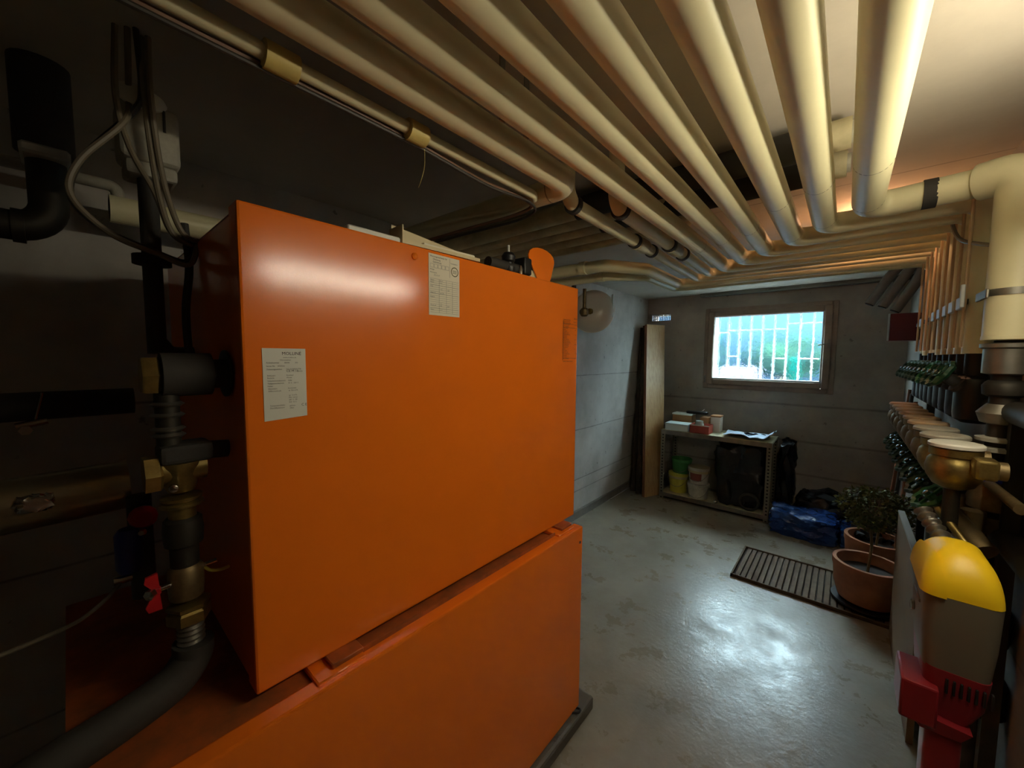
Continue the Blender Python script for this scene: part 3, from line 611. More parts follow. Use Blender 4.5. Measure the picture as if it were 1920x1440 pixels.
# ================================================================== LAMPS
lp = thing('wall_lamp', 'long warm fluorescent lamp fixed to the right wall', 'lamp', (.36, .92, 1.86))
MB().box((.36, .56, 1.855), (.385, 1.36, 1.905), .006, 2).build('housing', 'white', lp)
MB().tube([(.322, .58, 1.88), (.322, 1.34, 1.88)], .013, 16).build('tube', 'tube', lp)
for y in (.57, 1.35): MB().box((.306, y - .01, 1.862), (.361, y + .01, 1.898), .004).build('end_cap', 'white', lp)
q = thing('ceiling_bulb', 'small warm bulb in a holder behind the ceiling pipes', 'lamp', (.05, 2.42, 2.19))
MB().lathe([(.03, 0), (.03, .012), (.016, .02), (.016, .045)], (.05, 2.42, 2.19), (0, 0, -1)).build('holder', 'white', q)
MB().ball((.05, 2.42, 2.112), (.024, .024, .03)).build('bulb', 'bulb', q)

# ================================================================== LEFT SIDE FITTINGS
# grey actuator box on a vertical black pipe
VX, VY = -1.2, .137
q = thing('black_standpipe', 'vertical black pipe with flange left of the boiler', 'pipe', (VX, VY, 1.2))
MB().tube([(VX, VY, 1.50), (VX, VY, 1.93)], .0175, 18).build('tube', 'rubber', q)
MB().tube([(VX, VY, 1.70), (VX, VY, 1.72)], .034, 18).build('flange', 'steel_dark', q)
MB().tube([(VX, VY, 1.53), (VX, VY + .02, 1.50), (VX, VY + .065, 1.50)], .017, 14, .02).build('elbow', 'steel_dark', q)
MB().smooth([(VX + .03, VY + .055, 1.80), (VX + .03, VY + .06, 1.70), (VX + .03, VY + .05, 1.60), (VX + .03, VY + .052, 1.48)], .008).build('hose', 'rubber', q)
q = thing('actuator_box', 'light grey cast metal actuator box above the black standpipe', 'box', (VX, .16, 1.9))
MB().box((VX - .06, .092, 1.915), (VX + .04, .192, 2.04), .014, 3).build('housing', 'greywhite', q)
MB().box((VX - .05, .10, 1.885), (VX + .03, .186, 1.917), .008, 2).build('base', 'greywhite', q)
MB().lathe([(.04, 0), (.044, .006), (.04, .012), (.018, .02)], (VX + .02, .13, 2.045), (.75, 0, .65)).build('cap', 'white', q)
MB().tube([(VX + .041, .165, 2.03), (VX + .041, .165, 1.985)], .0025, 6).build('seam', 'cable_dark', q)
# cables hanging around it
cs = [([(-1.19, .118, 2.19), (-1.17, .112, 2.05), (-1.13, .10, 1.97), (-1.13, .035, 1.87), (-1.13, .02, 1.80), (-1.13, .07, 1.74), (-1.13, .135, 1.715), (-1.13, .19, 1.70), (-1.15, .212, 1.755)], 'cable_grey', 'grey cable making the widest loop left of the boiler'),
      ([(-1.18, .13, 2.19), (-1.15, .13, 2.06), (-1.14, .115, 2.0), (-1.14, .04, 1.88), (-1.14, .02, 1.80), (-1.14, .06, 1.75), (-1.14, .13, 1.722), (-1.15, .19, 1.71), (-1.17, .213, 1.757)], 'cable_dark', 'dark cable beside the widest grey loop'),
      ([(-1.2, .10, 2.19), (-1.14, .09, 2.02), (-1.13, .105, 1.92), (-1.13, .14, 1.84), (-1.13, .16, 1.77), (-1.15, .19, 1.755), (-1.16, .214, 1.764)], 'cable_grey', 'grey cable crossing left of the actuator box'),
      ([(-1.2, .14, 2.19), (-1.13, .132, 2.04), (-1.125, .137, 1.92), (-1.125, .148, 1.82), (-1.125, .165, 1.76), (-1.15, .20, 1.75), (-1.18, .215, 1.766)], 'cable_grey', 'grey cable running down the front of the actuator box'),
      ([(-1.19, .15, 2.19), (-1.12, .14, 2.05), (-1.12, .146, 1.93), (-1.12, .158, 1.84), (-1.12, .178, 1.77), (-1.15, .21, 1.758), (-1.19, .217, 1.768)], 'cable_grey', 'rightmost grey cable down the front of the actuator box')]
for p, m, lab in cs: tag(MB().smooth(p, .0055).build('cable', m), lab, 'cable', 'hanging cables left of the boiler')
# wall pipes
tag(MB().tube([(-1.62, -.6, 1.98), (-1.62, .115, 1.98), (-1.62, .125, 1.93)], .015, 14, .02).build('wall_pipe', 'greywhite', origin=(-1.62, 0, 1.98)), 'thin grey pipe along the upper left wall', 'pipe')
o = tag(MB().tube([(-1.62, .10, 1.915), (-1.62, .75, 1.915)], .038, 20).build('wall_pipe', 'pipe', origin=(-1.62, .1, 1.915)), 'cream pipe stub running behind the boiler on the left', 'pipe')
seam_ring((-1.62, .108, 1.915), (0, 1, 0), .038, o, 'end_collar', 'steel', .016, .8)
o = tag(MB().tube([(-1.5, -.6, 1.80), (-1.5, -.01, 1.80), (-1.5, -.01, 2.0)], .034, 18, .06).build('elbow_pipe', 'steel_dark', origin=(-1.5, 0, 1.8)), 'dark iron elbow pipe at the far left edge', 'pipe')
seam_ring((-1.5, -.06, 1.80), (0, 1, 0), .034, o, 'collar', 'steel_dark', .02, 1.15)
o = tag(MB().tube([(-1.5, -.01, 1.98), (-1.5, -.01, 2.19)], .05, 20).build('foam_lagged_pipe', 'rubber'), 'thick dark lagged pipe rising to the ceiling at left', 'pipe')
MB().box((-1.56, -.05, 1.96), (-1.44, .03, 1.985), .006).build('bracket', 'greywhite', o)
tag(MB().tube([(-1.55, -.6, 1.365), (-1.55, .12, 1.365)], .036, 18).build('dark_wall_pipe', 'rubber', origin=(-1.55, -.2, 1.365)), 'dark lagged pipe low behind the foil pipe', 'pipe')
o = thing('bleed_cock', 'small bright bleed cock on the dark lagged pipe', 'cock', (-1.5, -.07, 1.31))
MB().tube([(-1.515, -.09, 1.32), (-1.515, -.04, 1.33)], .009, 10).build('body', 'chrome', o); MB().tube([(-1.515, -.06, 1.33), (-1.515, -.045, 1.40)], .003, 8).build('lever', 'chrome', o)
MB().lathe([(.012, 0), (.012, .012)], (-1.515, -.075, 1.31), (1, 0, 0), 6).build('nut', 'chrome', o)
o = tag(MB().tube([(-1.18, -.6, 1.205), (-1.18, -.02, 1.212), (-1.18, .075, 1.215)], .052, 24).build('foil_pipe', 'foil', origin=(-1.18, -.2, 1.205)), 'shiny foil-clad pipe at the left edge', 'pipe')
MB().lump((-1.135, -.075, 1.205), (-1.12, -.03, 1.235), .006, 9, 4, 5).build('crumpled_patch', 'chrome', o)
tag(MB().smooth([(-1.1, -.3, .96), (-1.1, -.07, .97), (-1.1, .02, 1.0), (-1.15, .1, 1.08)], .004).build('cable', 'cable_grey'), 'pale cable in the dark below the foil pipe', 'cable')
# brass valve column
FX, FY = -.93, .128
st = thing('insulated_stub', 'black lagged pipe stub with brass hex plug entering the boiler', 'pipe stub', (FX, .14, 1.42))
MB().tube([(FX, .108, 1.462), (FX, .18, 1.462)], .040, 22).build('lagging', 'rubber', st)
MB().tube([(FX, .18, 1.462), (FX, .202, 1.462)], .028, 18).build('neck', 'rubber', st)
MB().lathe([(.046, 0), (.046, .004)], (FX, .202, 1.462), (0, 1, 0)).build('rosette', 'black', st)
MB().lathe([(.034, 0), (.036, .004), (.036, .02), (.03, .026)], (FX, .082, 1.462), (0, 1, 0), 6).build('hex_plug', 'brass', st)
vc = thing('valve_column', 'brass valve column with red butterfly handle left of the boiler', 'valve', (FX, FY, .95))
MB().tube([(FX, .115, 1.335), (FX, .115, 1.43)], .018, 16).build('riser_tube', 'steel_dark', vc)
for z in (1.405, 1.385, 1.36, 1.348): MB().lathe([(.02, 0), (.025, .004), (.02, .008)], (FX, .115, z)).build('coil_ring', 'steel', vc)
MB().box((FX - .035, .098, 1.30), (FX + .03, .175, 1.335), .008, 2).build('lagging_block', 'rubber', vc)
MB().tube([(FX, .17, 1.315), (FX, .203, 1.312)], .017, 14).build('side_branch', 'rubber', vc)
MB().lathe([(.034, 0), (.034, .02), (.03, .024)], (FX, .078, 1.285), (0, 1, 0), 6).build('hex_nut', 'brass', vc)
MB().lathe([(.02, 0), (.024, .01), (.027, .03), (.034, .05), (.034, .056)], (FX, FY, 1.245)).build('valve_body', 'brass', vc)
MB().tube([(FX, .095, 1.288), (FX, .165, 1.288)], .026, 18).build('cross_body', 'brass', vc)
MB().lathe([(.005, 0), (.007, .003), (.007, .012), (.003, .014)], (FX + .025, .115, 1.26), (1, -.2, 0), 12).build('bleed_nipple', 'chrome', vc)
MB().lathe([(.02, 0), (.033, .003), (.033, .008), (.027, .012), (.031, .015), (.031, .02), (.02, .023)], (FX, FY, 1.215)).build('ring_nut', 'brass', vc)
MB().tube([(FX, FY, 1.19), (FX, FY, 1.22)], .021, 18).build('gold_sleeve', 'brass', vc)
MB().lathe([(.02, 0), (.029, .004), (.031, .03), (.029, .05), (.024, .055)], (FX, FY, 1.14)).build('coupling', 'steel_dark', vc)
MB().tube([(FX, FY, 1.10), (FX, FY, 1.145)], .022, 18).build('neck', 'steel_dark', vc)
MB().lathe([(.02, 0), (.026, .005), (.028, .03), (.027, .06), (.022, .067)], (FX, FY, 1.035)).build('ball_valve', 'bronze', vc)
h = MB().tube([(FX + .01, .107, 1.075), (FX + .02, .085, 1.078)], .005, 10).build('spindle', 'chrome', vc)
b = MB(); c_ = Vector((FX + .022, .082, 1.078))
b.box(c_ + Vector((-.006, -.008, -.008)), c_ + Vector((.006, .008, .008)), .003)
b.prism([c_ + Vector((0, -.004, .006)), c_ + Vector((0, .006, .006)), c_ + Vector((0, .004, .034)), c_ + Vector((0, -.012, .03)), c_ + Vector((0, -.014, .02))], (.006, 0, 0))
b.prism([c_ + Vector((0, -.005, -.006)), c_ + Vector((0, .006, -.006)), c_ + Vector((0, .008, -.034)), c_ + Vector((0, -.01, -.034)), c_ + Vector((0, -.014, -.024))], (.006, 0, 0)); b.build('butterfly_handle', 'red', vc)
MB().lathe([(.009, 0), (.009, .008), (.005, .01)], c_ + Vector((.005, -.004, 0)), (.7, -.7, 0), 6).build('handle_nut', 'chrome', vc)
MB().lathe([(.024, 0), (.034, .003), (.034, .022), (.03, .026), (.034, .03), (.034, .036), (.024, .04)], (FX, FY + .002, .99), (0, 0, 1), 6).build('hex_union', 'brass', vc)
for z in (.975, .965, .955, .945): MB().lathe([(.018, 0), (.022, .004), (.018, .008)], (FX, FY + .003, z)).build('thread_ring', 'steel', vc)
MB().tube([(FX, FY + .003, .93), (FX, FY + .003, .99)], .018, 16).build('threaded_pipe', 'steel', vc)
MB().smooth([(FX, .155, 1.085), (FX + .005, .165, 1.075), (FX + .01, .18, 1.072), (FX, .195, 1.068)], .003, 8).build('yellow_lead', 'bucket_yellow', vc)
MB().tube([(FX, .15, 1.088), (FX + .01, .175, 1.095)], .004, 8).build('drain_cock', 'chrome', vc)
# lagged hose running down over the cabinet ledge
tag(MB().smooth([(FX, FY + .006, .945), (FX, FY + .002, .915), (-.92, .10, .885), (-.90, .03, .875), (-.88, -.05, .872), (-.86, -.2, .85)], .0325, 18).build('lagged_hose', 'rubber'), 'thick black foam-lagged hose curving down over the cabinet ledge', 'hose')
# second darker valve group behind
q = thing('drain_valve_group', 'dark drain valve group with red tag behind the brass column', 'valve', (-1.12, .09, 1.0))
MB().tube([(-1.12, .085, .98), (-1.12, .085, 1.2)], .02, 14).build('column', 'steel_dark', q)
MB().tube([(-1.12, .04, 1.03), (-1.12, .1, 1.03)], .01, 10).build('side_cock', 'chrome', q)
MB().lathe([(.022, 0), (.024, .01), (.018, .02)], (-1.1, .09, 1.16), (1, -.3, 0), 12).build('red_handle', 'red', q)
MB().lathe([(.018, 0), (.022, .01), (.022, .08), (.015, .09)], (-1.1, .065, 1.05)).build('blue_actuator', 'blue', q)
MB().lathe([(.006, 0), (.008, .004), (.005, .01)], (-1.09, .085, 1.13), (1, -.3, 0), 10).build('bright_stud', 'chrome', q)

# expansion vessel on the left wall with its cock
q = thing('expansion_vessel', 'round white expansion vessel on the left wall beyond the boiler', 'vessel', (-1.66, 2.88, 1.86))
VC = Vector((-1.6, 2.86, 1.875))
b = MB().lathe([(.02, -.115), (.08, -.108), (.13, -.085), (.162, -.05), (.172, -.012), (.175, -.008), (.175, .008), (.172, .012), (.162, .05), (.13, .085), (.08, .108), (.02, .115)], VC, (.35, -.92, .1), 36).build('shell', 'vessel', q)
MB().lathe([(.172, -.008), (.178, -.006), (.178, .006), (.172, .008)], VC, (.35, -.92, .1), 40).build('seam_ring', 'white', q)
MB().box(VC + Vector((.15, .03, -.05)), VC + Vector((.165, .05, .13)), .004).build('mounting_tab', 'clip', q)
MB().box(VC + Vector((-.24, -.03, -.02)), VC + Vector((-.1, .03, .02)), .004).build('wall_bracket', 'steel', q)
q = thing('vessel_cock', 'tarnished brass cock group in front of the white vessel', 'valve', (-1.5, 2.5, 1.8))
MB().tube([(-1.48, 2.52, 2.0), (-1.48, 2.52, 1.80)], .014, 12).build('pipe', 'bronze', q)
MB().tube([(-1.535, 2.46, 2.02), (-1.535, 2.46, 1.88)], .017, 12).build('side_pipe', 'steel_dark', q)
MB().lathe([(.02, 0), (.028, .01), (.028, .05), (.02, .06)], (-1.48, 2.52, 1.80)).build('body', 'bronze', q)
MB().tube([(-1.50, 2.50, 1.83), (-1.45, 2.58, 1.84)], .018, 12).build('side_outlet', 'bronze', q)
MB().lathe([(.018, 0), (.024, .006), (.024, .025), (.015, .03)], (-1.47, 2.55, 1.838), (.5, .85, 0), 6).build('nut', 'brass', q)

# ================================================================== PLANKS IN THE CORNER
def plank(name, lab, m, base, top, wdir, wd, th, edge=None):
    base, top, wdir = Vector(base), Vector(top), Vector(wdir).normalized(); ax = (top - base).normalized(); nrm = ax.cross(wdir).normalized()
    if nrm.y > 0: nrm = -nrm
    q = thing(name, lab, 'plank', tuple(base), 'planks leaning in the corner')
    p = [base, base + wdir * wd, base + wdir * wd + (top - base), top]
    MB().prism(p, -nrm * th).build('board', m, q)
    if edge:
        p = [base - wdir * .003, base, top, top - wdir * .003]; MB().prism(p, -nrm * th).build('edge_band', edge, q)
    return q
plank('plank', 'tall wide planed plank leaning in the corner by the shelf', 'wood', (-1.555, 3.985, 0), (-1.705, 4.28, 1.87), (.40, .92, 0), .27, .035, 'wood_edge')
for i, (bx, by, tx, ty, z, wd, lab) in enumerate(((-1.765, 4.10, -1.815, 4.36, 1.84, .055, 'rough dark bark-edged board nearest the left wall'), (-1.685, 4.05, -1.775, 4.33, 1.86, .06, 'rough dark board between bark-edged board and planed plank'))):
    b = MB(); N = 14; vs = []; fs = []
    for k in range(N + 1):
        t_ = k / N; c = Vector((bx, by, 0)).lerp(Vector((tx, ty, z)), t_)
        j = noise.noise(Vector((i * 5, k * .8, 0))) * .014; j2 = noise.noise(Vector((i * 5 + 9, k * .9, 0))) * .014
        d = Vector((.85, .5, 0)).normalized(); nn = Vector((.5, -.85, 0)).normalized() * .02
        vs += [c + d * (j), c + d * (j) + nn, c + d * (wd + j2) + nn, c + d * (wd + j2)]
    for k in range(N): fs += [(k * 4 + a, k * 4 + (a + 1) % 4, (k + 1) * 4 + (a + 1) % 4, (k + 1) * 4 + a) for a in range(4)]
    fs += [(0, 1, 2, 3), tuple(range(N * 4, N * 4 + 4))]
    tag(b.add(vs, fs).build('rough_board', 'bark'), lab, 'board', 'planks leaning in the corner')

# ================================================================== SHELF
SX0, SX1, SY0, SY1, SZ = -1.44, -.455, 4.09, 4.50, .742
sh = thing('slotted_angle_shelf', 'grey slotted-angle shelf unit standing under the window', 'shelf', ((SX0 + SX1) / 2, SY0, 0))
for x, sx in ((SX0, 1), (SX1, -1)):
    for y, sy in ((SY0, 1), (SY1, -1)):
        MB().prism([(x, y, 0), (x + sx * .042, y, 0), (x + sx * .042, y + sy * .003, 0), (x + sx * .003, y + sy * .003, 0), (x + sx * .003, y + sy * .042, 0), (x, y + sy * .042, 0)], (0, 0, SZ)).build('leg', 'slotted', sh, origin=(x + sx * .021, y, 0))
for z in (SZ - .045, .03):
    for y in (SY0 - .003, SY1): MB().box((SX0, y, z), (SX1, y + .003, z + .042)).build('rail', 'steel', sh)
MB().box((SX0 + .004, SY0 + .004, SZ - .02), (SX1 - .004, SY1 - .004, SZ)).build('shelf_board', 'pipe_dirty', sh)
MB().box((SX0 + .004, SY0 + .004, .045), (SX1 - .004, SY1 - .004, .062)).build('shelf_board', 'pipe_dirty', sh)
# on the shelf
def carton(name, lab, m, x0, x1, y0, y1, z0, h, cat='box', lid=None, open_=False):
    q = thing(name, lab, cat, ((x0 + x1) / 2, (y0 + y1) / 2, z0))
    if open_:
        b = MB(); t_ = .004
        b.box((x0, y0, z0), (x1, y1, z0 + t_)); b.box((x0, y0, z0), (x1, y0 + t_, z0 + h)); b.box((x0, y1 - t_, z0), (x1, y1, z0 + h)); b.box((x0, y0, z0), (x0 + t_, y1, z0 + h)); b.box((x1 - t_, y0, z0), (x1, y1, z0 + h)); b.build('walls', m, q)
        ring(MB(), x0 - .002, x1 + .002, z0, z0 + .001, .001, y0, y1, 0)
        MB().box((x0 - .001, y0 - .003, z0 + h - .008), (x1 + .001, y0, z0 + h + .001)).build('rim', lid or 'white', q)
    else:
        MB().box((x0, y0, z0), (x1, y1, z0 + h), .004).build('body', m, q)
        if lid: MB().box((x0 - .003, y0 - .003, z0 + h - .012), (x1 + .003, y1 + .003, z0 + h + .004), .003).build('lid', lid, q)
    return q
carton('foam_box', 'white foam box at the front left of the shelf top', 'foam', -1.405, -1.18, 4.10, 4.27, SZ, .072, lid='foam')
carton('cardboard_box', 'brown cardboard box with white edge at the back of the shelf top', 'cardboard', -1.40, -1.20, 4.30, 4.44, SZ, .155, lid='white')
carton('red_carton', 'open red carton with white rim holding a jar', 'redbox', -1.165, -.985, 4.11, 4.27, SZ, .085, open_=True)
carton('white_carton', 'small white carton behind the red carton', 'white', -1.02, -.93, 4.31, 4.42, SZ, .165, lid='cardboard')
carton('brown_carton', 'narrow dark brown carton beside the white carton', 'cardboard', -1.12, -1.035, 4.30, 4.42, SZ, .14)
tag(MB().lathe([(.03, 0), (.04, .008), (.042, .08), (.034, .1), (.034, .115), (.0, .117)], (-1.09, 4.18, SZ + .005)).build('glass_jar', 'glassjar'), 'small clear jar standing in the red carton', 'jar')
q = thing('black_tool', 'black hand tool lying on top of the cardboard box', 'tool', (-1.2, 4.36, SZ + .16))
MB().box((-1.27, 4.33, SZ + .162), (-1.06, 4.39, SZ + .192), .012, 2).build('body', 'black', q); MB().tube([(-1.12, 4.35, SZ + .19), (-1.09, 4.35, SZ + .22)], .006, 8).build('lever', 'chrome', q)
# folded blue-white cloth
q = thing('folded_cloth', 'crumpled pale blue striped cloth on the right of the shelf top', 'cloth', (-.65, 4.25, SZ))
def wavy(x0, x1, y0, y1, z0, h, m, seed, nm):
    N, Mx = 18, 8; vs = []; fs = []
    for i in range(N + 1):
        for j in range(Mx + 1):
            u, v = i / N, j / Mx; x = x0 + (x1 - x0) * u; y = y0 + (y1 - y0) * v + .02 * noise.noise(Vector((u * 4, seed, 0)))
            z = z0 + h * (.25 + .75 * abs(noise.noise(Vector((u * 3 + seed, v * 2, seed))) * 1.6)) * (1 - .3 * v) + (.05 * max(0, u - .85) / .15 if nm != 'fold' else 0); vs.append(Vector((x, y, z)))
    k = len(vs); vs += [p - Vector((0, 0, .006)) for p in vs]
    W = Mx + 1
    for i in range(N):
        for j in range(Mx): a = i * W + j; fs.append((a, a + W, a + W + 1, a + 1)); fs.append((k + a, k + a + 1, k + a + W + 1, k + a + W))
    for i in range(N): a = i * W; fs.append((a, k + a, k + a + W, a + W)); a = i * W + Mx; fs.append((a, a + W, k + a + W, k + a))
    for j in range(Mx): fs.append((j, j + 1, k + j + 1, k + j)); a = N * W + j; fs.append((a, k + a, k + a + 1, a + 1))
    return MB().add(vs, fs).build(nm, m, q)
wavy(-.86, -.46, 4.10, 4.40, SZ + .008, .05, 'cloth', 1.3, 'sheet')
wavy(-.70, -.52, 4.215, 4.235, SZ + .03, .025, 'cloth_dark', 2.7, 'fold')
# buckets
def bucket(lab, x, y, z, r, h, m, collar=None, open_=True, print_=None):
    q = thing('bucket', lab, 'bucket', (x, y, z), 'buckets on the bottom shelf')
    MB().lathe([(r * .86, 0), (r, h - .03), (r * 1.05, h - .028), (r * 1.05, h), (r * .98, h)] + ([(r * .95, h - .02), (r * .84, .02)] if open_ else [(r * .9, h + .004), (.01, h + .004)]), (x, y, z), (0, 0, 1), 28).build('tub', m, q)
    if collar: MB().lathe([(r * .98, h - .055), (r * 1.035, h - .052), (r * 1.05, h - .002), (r, h)], (x, y, z), (0, 0, 1), 28).build('collar', collar, q)
    pts = [(x + r * 1.04 * math.cos(a), y - r * .25 - r * .95 * abs(math.sin(a)) * .9, z + h - .02 - .11 * math.sin(a)) for a in [PI * k / 12 for k in range(13)]]
    MB().tube(pts, .0022, 6).build('bail_handle', 'steel', q)
    if print_:
        vs = []; fs = []
        for k in range(9):
            a = -2.3 + 1.25 * k / 8
            for zz, rr in ((.035, .91), (h - .05, .985)): vs.append(Vector((x + (r * rr + .0015) * math.cos(a), y + (r * rr + .0015) * math.sin(a), z + zz)))
        for k in range(8): fs.append((2 * k, 2 * k + 2, 2 * k + 3, 2 * k + 1))
        MB().add(vs, fs).build('printed_band', print_, q)
    return q
bucket('yellow bucket with cream collar under the green bucket', -1.30, 4.27, .062, .098, .205, 'bucket_yellow', 'bucket_cream', False)
bucket('green bucket stacked on the yellow bucket', -1.275, 4.27, .275, .098, .15, 'bucket_green')
bucket('dirty white bucket below the printed white bucket', -1.085, 4.21, .062, .10, .15, 'bucket_white', None, False)
bucket('white bucket with reddish print on top of another white bucket', -1.085, 4.21, .217, .098, .165, 'bucket_white', 'bucket_cream', True, 'bucket_print')
tag(MB().lump((-.93, 4.16, .062), (-.52, 4.46, .66), .05, 5, 3, 10, .35).build('black_bag', 'blackbag'), 'large black plastic bag filling the right of the bottom shelf', 'bag')
tag(MB().lump((-.415, 4.30, .10), (-.315, 4.55, .73), .05, 5, 8, 8, .4).build('black_bag', 'blackbag'), 'narrow black sheet hanging at the right side of the shelf', 'bag')
b = MB(); c0 = Vector((-.62, 4.135, .15)); b.tube([c0 + Vector((.075 * math.cos(a), -.0, .075 * math.sin(a))) for a in [2 * PI * k / 24 for k in range(25)]], .012, 8)
tag(b.build('coiled_hose', 'rubber'), 'black coiled hose ring in front of the black bag', 'hose')
tag(MB().ball((-.90, 4.13, .08), .018).build('metal_cap', 'chrome'), 'small shiny metal cap between buckets and black bag', 'cap')
# blue wrapped bundle with black bag
tag(MB().lump((-.43, 3.90, 0), (.02, 4.24, .19), .028, 8, 2, 12, .18).build('blue_bundle', 'bluewrap'), 'large glossy blue plastic-wrapped bundle on the floor right of the shelf', 'bundle')
tag(MB().lump((.035, 3.93, 0), (.31, 4.24, .16), .025, 8, 5, 10, .25).build('blue_bundle', 'bluewrap'), 'smaller blue plastic bundle behind the potted plants', 'bundle')
tag(MB().lump((-.27, 4.27, 0), (.12, 4.56, .29), .05, 6, 6, 10, .6).build('black_bag', 'blackbag'), 'low black bag behind the large blue bundle', 'bag')
tag(MB().lump((.10, 3.70, .0), (.33, 3.90, .24), .04, 7, 9, 9, .5).build('black_bag', 'blackbag'), 'crumpled dark bag behind the plant pots', 'bag')

# ================================================================== FLOOR GRATE
GX0, GX1, GY0, GY1 = -.525, .33, 2.92, 3.44
g = thing('floor_grate', 'brown slatted metal grate lying on the floor before the pots', 'grate', ((GX0 + GX1) / 2, (GY0 + GY1) / 2, 0))
MB().box((GX0, GY0, .0005), (GX1, GY1, .003)).build('base_sheet', 'pit', g)
for a in (((GX0, GY0, 0), (GX1, GY0 + .012, .022)), ((GX0, GY1 - .012, 0), (GX1, GY1, .022)), ((GX0, GY0, 0), (GX0 + .012, GY1, .022)), ((GX1 - .012, GY0, 0), (GX1, GY1, .022))): MB().box(*a, .002).build('edge_bar', 'grate', g)
n = 24
sm = None
for i in range(n):
    x = GX0 + .02 + i * (GX1 - GX0 - .04) / n
    MB().box((x + .003, GY0 + .012, .003), (x + .031, GY1 - .012, .014), .002).build('slat', 'grate', g)

# ================================================================== POTTED PLANTS
def pot(lab, x, y, r, h, plant, seed):
    q = thing('plant_pot', lab, 'plant pot', (x, y, .022 if y < GY1 else 0)); z = .022 if y < GY1 else 0
    MB().lathe([(r * .70, 0), (r * .96, .004), (r * 1.0, .012), (r * .98, .02), (r * .72, .016)], (x, y, z), (0, 0, 1), 32).build('saucer', 'black', q)
    MB().lathe([(r * .62, .016), (r * .8, .03), (r * .93, h * .45), (r * .97, h * .8), (r * 1.0, h * .86), (r * 1.0, h), (r * .88, h), (r * .86, h * .86), (r * .8, h * .75)], (x, y, z), (0, 0, 1), 40).build('pot', 'terracotta', q)
    MB().lathe([(r * .84, 0), (r * .84, .01), (.01, .014)], (x, y, z + h * .72), (0, 0, 1), 24).build('soil', 'soil', q)
    rr = random.Random(seed); st = MB(); st.smooth([(x, y, z + h * .7), (x + .01, y, z + h * 1.4), (x, y + .01, plant[0])], .007)
    cx, cy, cz = x + plant[3], y, plant[1]; vs = []; fs = []
    for k in range(26):
        a = rr.uniform(0, 2 * PI); e = rr.uniform(-.4, 1.2); rad = plant[2] * rr.uniform(.6, 1)
        tip = Vector((cx + rad * math.cos(a) * math.cos(e), cy + rad * math.sin(a) * math.cos(e) * .8, cz + rad * .75 * math.sin(e)))
        st.tube([(x, y + .01, plant[0] - rr.uniform(0, .06)), tip], .0025, 5)
    st.build('stem', 'stem', q)
    for k in range(plant[4]):
        p = Vector((rr.gauss(0, 1), rr.gauss(0, 1), rr.gauss(0, 1))); p = p.normalized() * rr.uniform(.3, 1) ** .6
        c = Vector((cx + p.x * plant[2], cy + p.y * plant[2] * .8, cz + p.z * plant[2] * .7))
        d = Vector((rr.gauss(0, 1), rr.gauss(0, 1), rr.gauss(0, .7))).normalized(); s_ = d.cross(Vector((rr.gauss(0, 1), rr.gauss(0, 1), rr.gauss(0, 1)))).normalized()
        L, W = rr.uniform(.018, .034), rr.uniform(.005, .010); kk = len(vs); nn = d.cross(s_) * .003
        vs += [c, c + d * L * .5 + s_ * W + nn, c + d * L, c + d * L * .5 - s_ * W + nn]; fs += [(kk, kk + 1, kk + 2, kk + 3)]
    o = MB().add(vs, fs).build('foliage', 'leaf', q); o['kind'] = 'stuff'; return q
pot('front terracotta pot with a bushy olive-green plant on the grate', .165, 3.10, .165, .255, (.50, .61, .19, .02, 1900), 5)
pot('rear terracotta pot half hidden behind the front pot', .225, 3.62, .17, .26, (.42, .50, .12, .0, 500), 9)

# beige board standing along the right wall
q = thing('standing_board', 'beige board standing upright before the manifold on the right', 'board', (.27, 2.45, 0))
MB().box((.255, 2.08, 0), (.275, 2.86, .69)).build('panel', 'board', q); MB().box((.253, 2.08, .69), (.277, 2.86, .70)).build('top_edge', 'board_edge', q)
# leaning poles
for i, (y, xb, xt, zt, m, lab) in enumerate(((3.72, .09, .37, 1.22, 'wood_edge', 'brown pole leaning against the right wall, nearest the camera'), (3.86, .07, .37, 1.26, 'steel_dark', 'dark metal pole leaning between two brown poles'), (4.0, .05, .37, 1.28, 'wood_edge', 'brown pole leaning against the right wall, nearest the window'))):
    y0 = y if i else 3.66
    tag(MB().tube([(xb + .23, y0, 0), (xt - .004, y0 + .02, zt)], .011, 10).build('leaning_pole', m), lab, 'pole', 'poles leaning by the right wall')
# grey stub pipes and red box in the upper right corner
for i, (x, y, z, lab) in enumerate(((.165, 4.05, 2.02, 'grey slanted pipe stub nearest the window corner'), (.235, 4.0, 1.99, 'grey slanted pipe stub in the middle of three'), (.30, 3.95, 1.95, 'grey slanted pipe stub nearest the right wall'))):
    d = Vector((.05, 0, .10)); o = tag(MB().tube([Vector((x, y, z)) - d, Vector((x, y, z)) + d * .9, (x + .10, y, ZC)], .032, 18, .03).build('pipe_stub', 'grey_pipe'), lab, 'pipe', 'slanted pipe stubs')
    MB().tube([Vector((x, y, z)) - d * 1.06, Vector((x, y, z)) - d], .027, 16).build('end_cap', 'rubber', o)
q = thing('wall_box', 'dark red box with white edge on the right wall near the window', 'box', (.31, 4.0, 1.63))
MB().box((.228, 3.93, 1.635), (XR, 4.08, 1.83), .006).build('case', 'darkred', q); MB().box((.218, 3.925, 1.635), (.228, 3.935, 1.83), .002).build('edge_strip', 'clip', q)

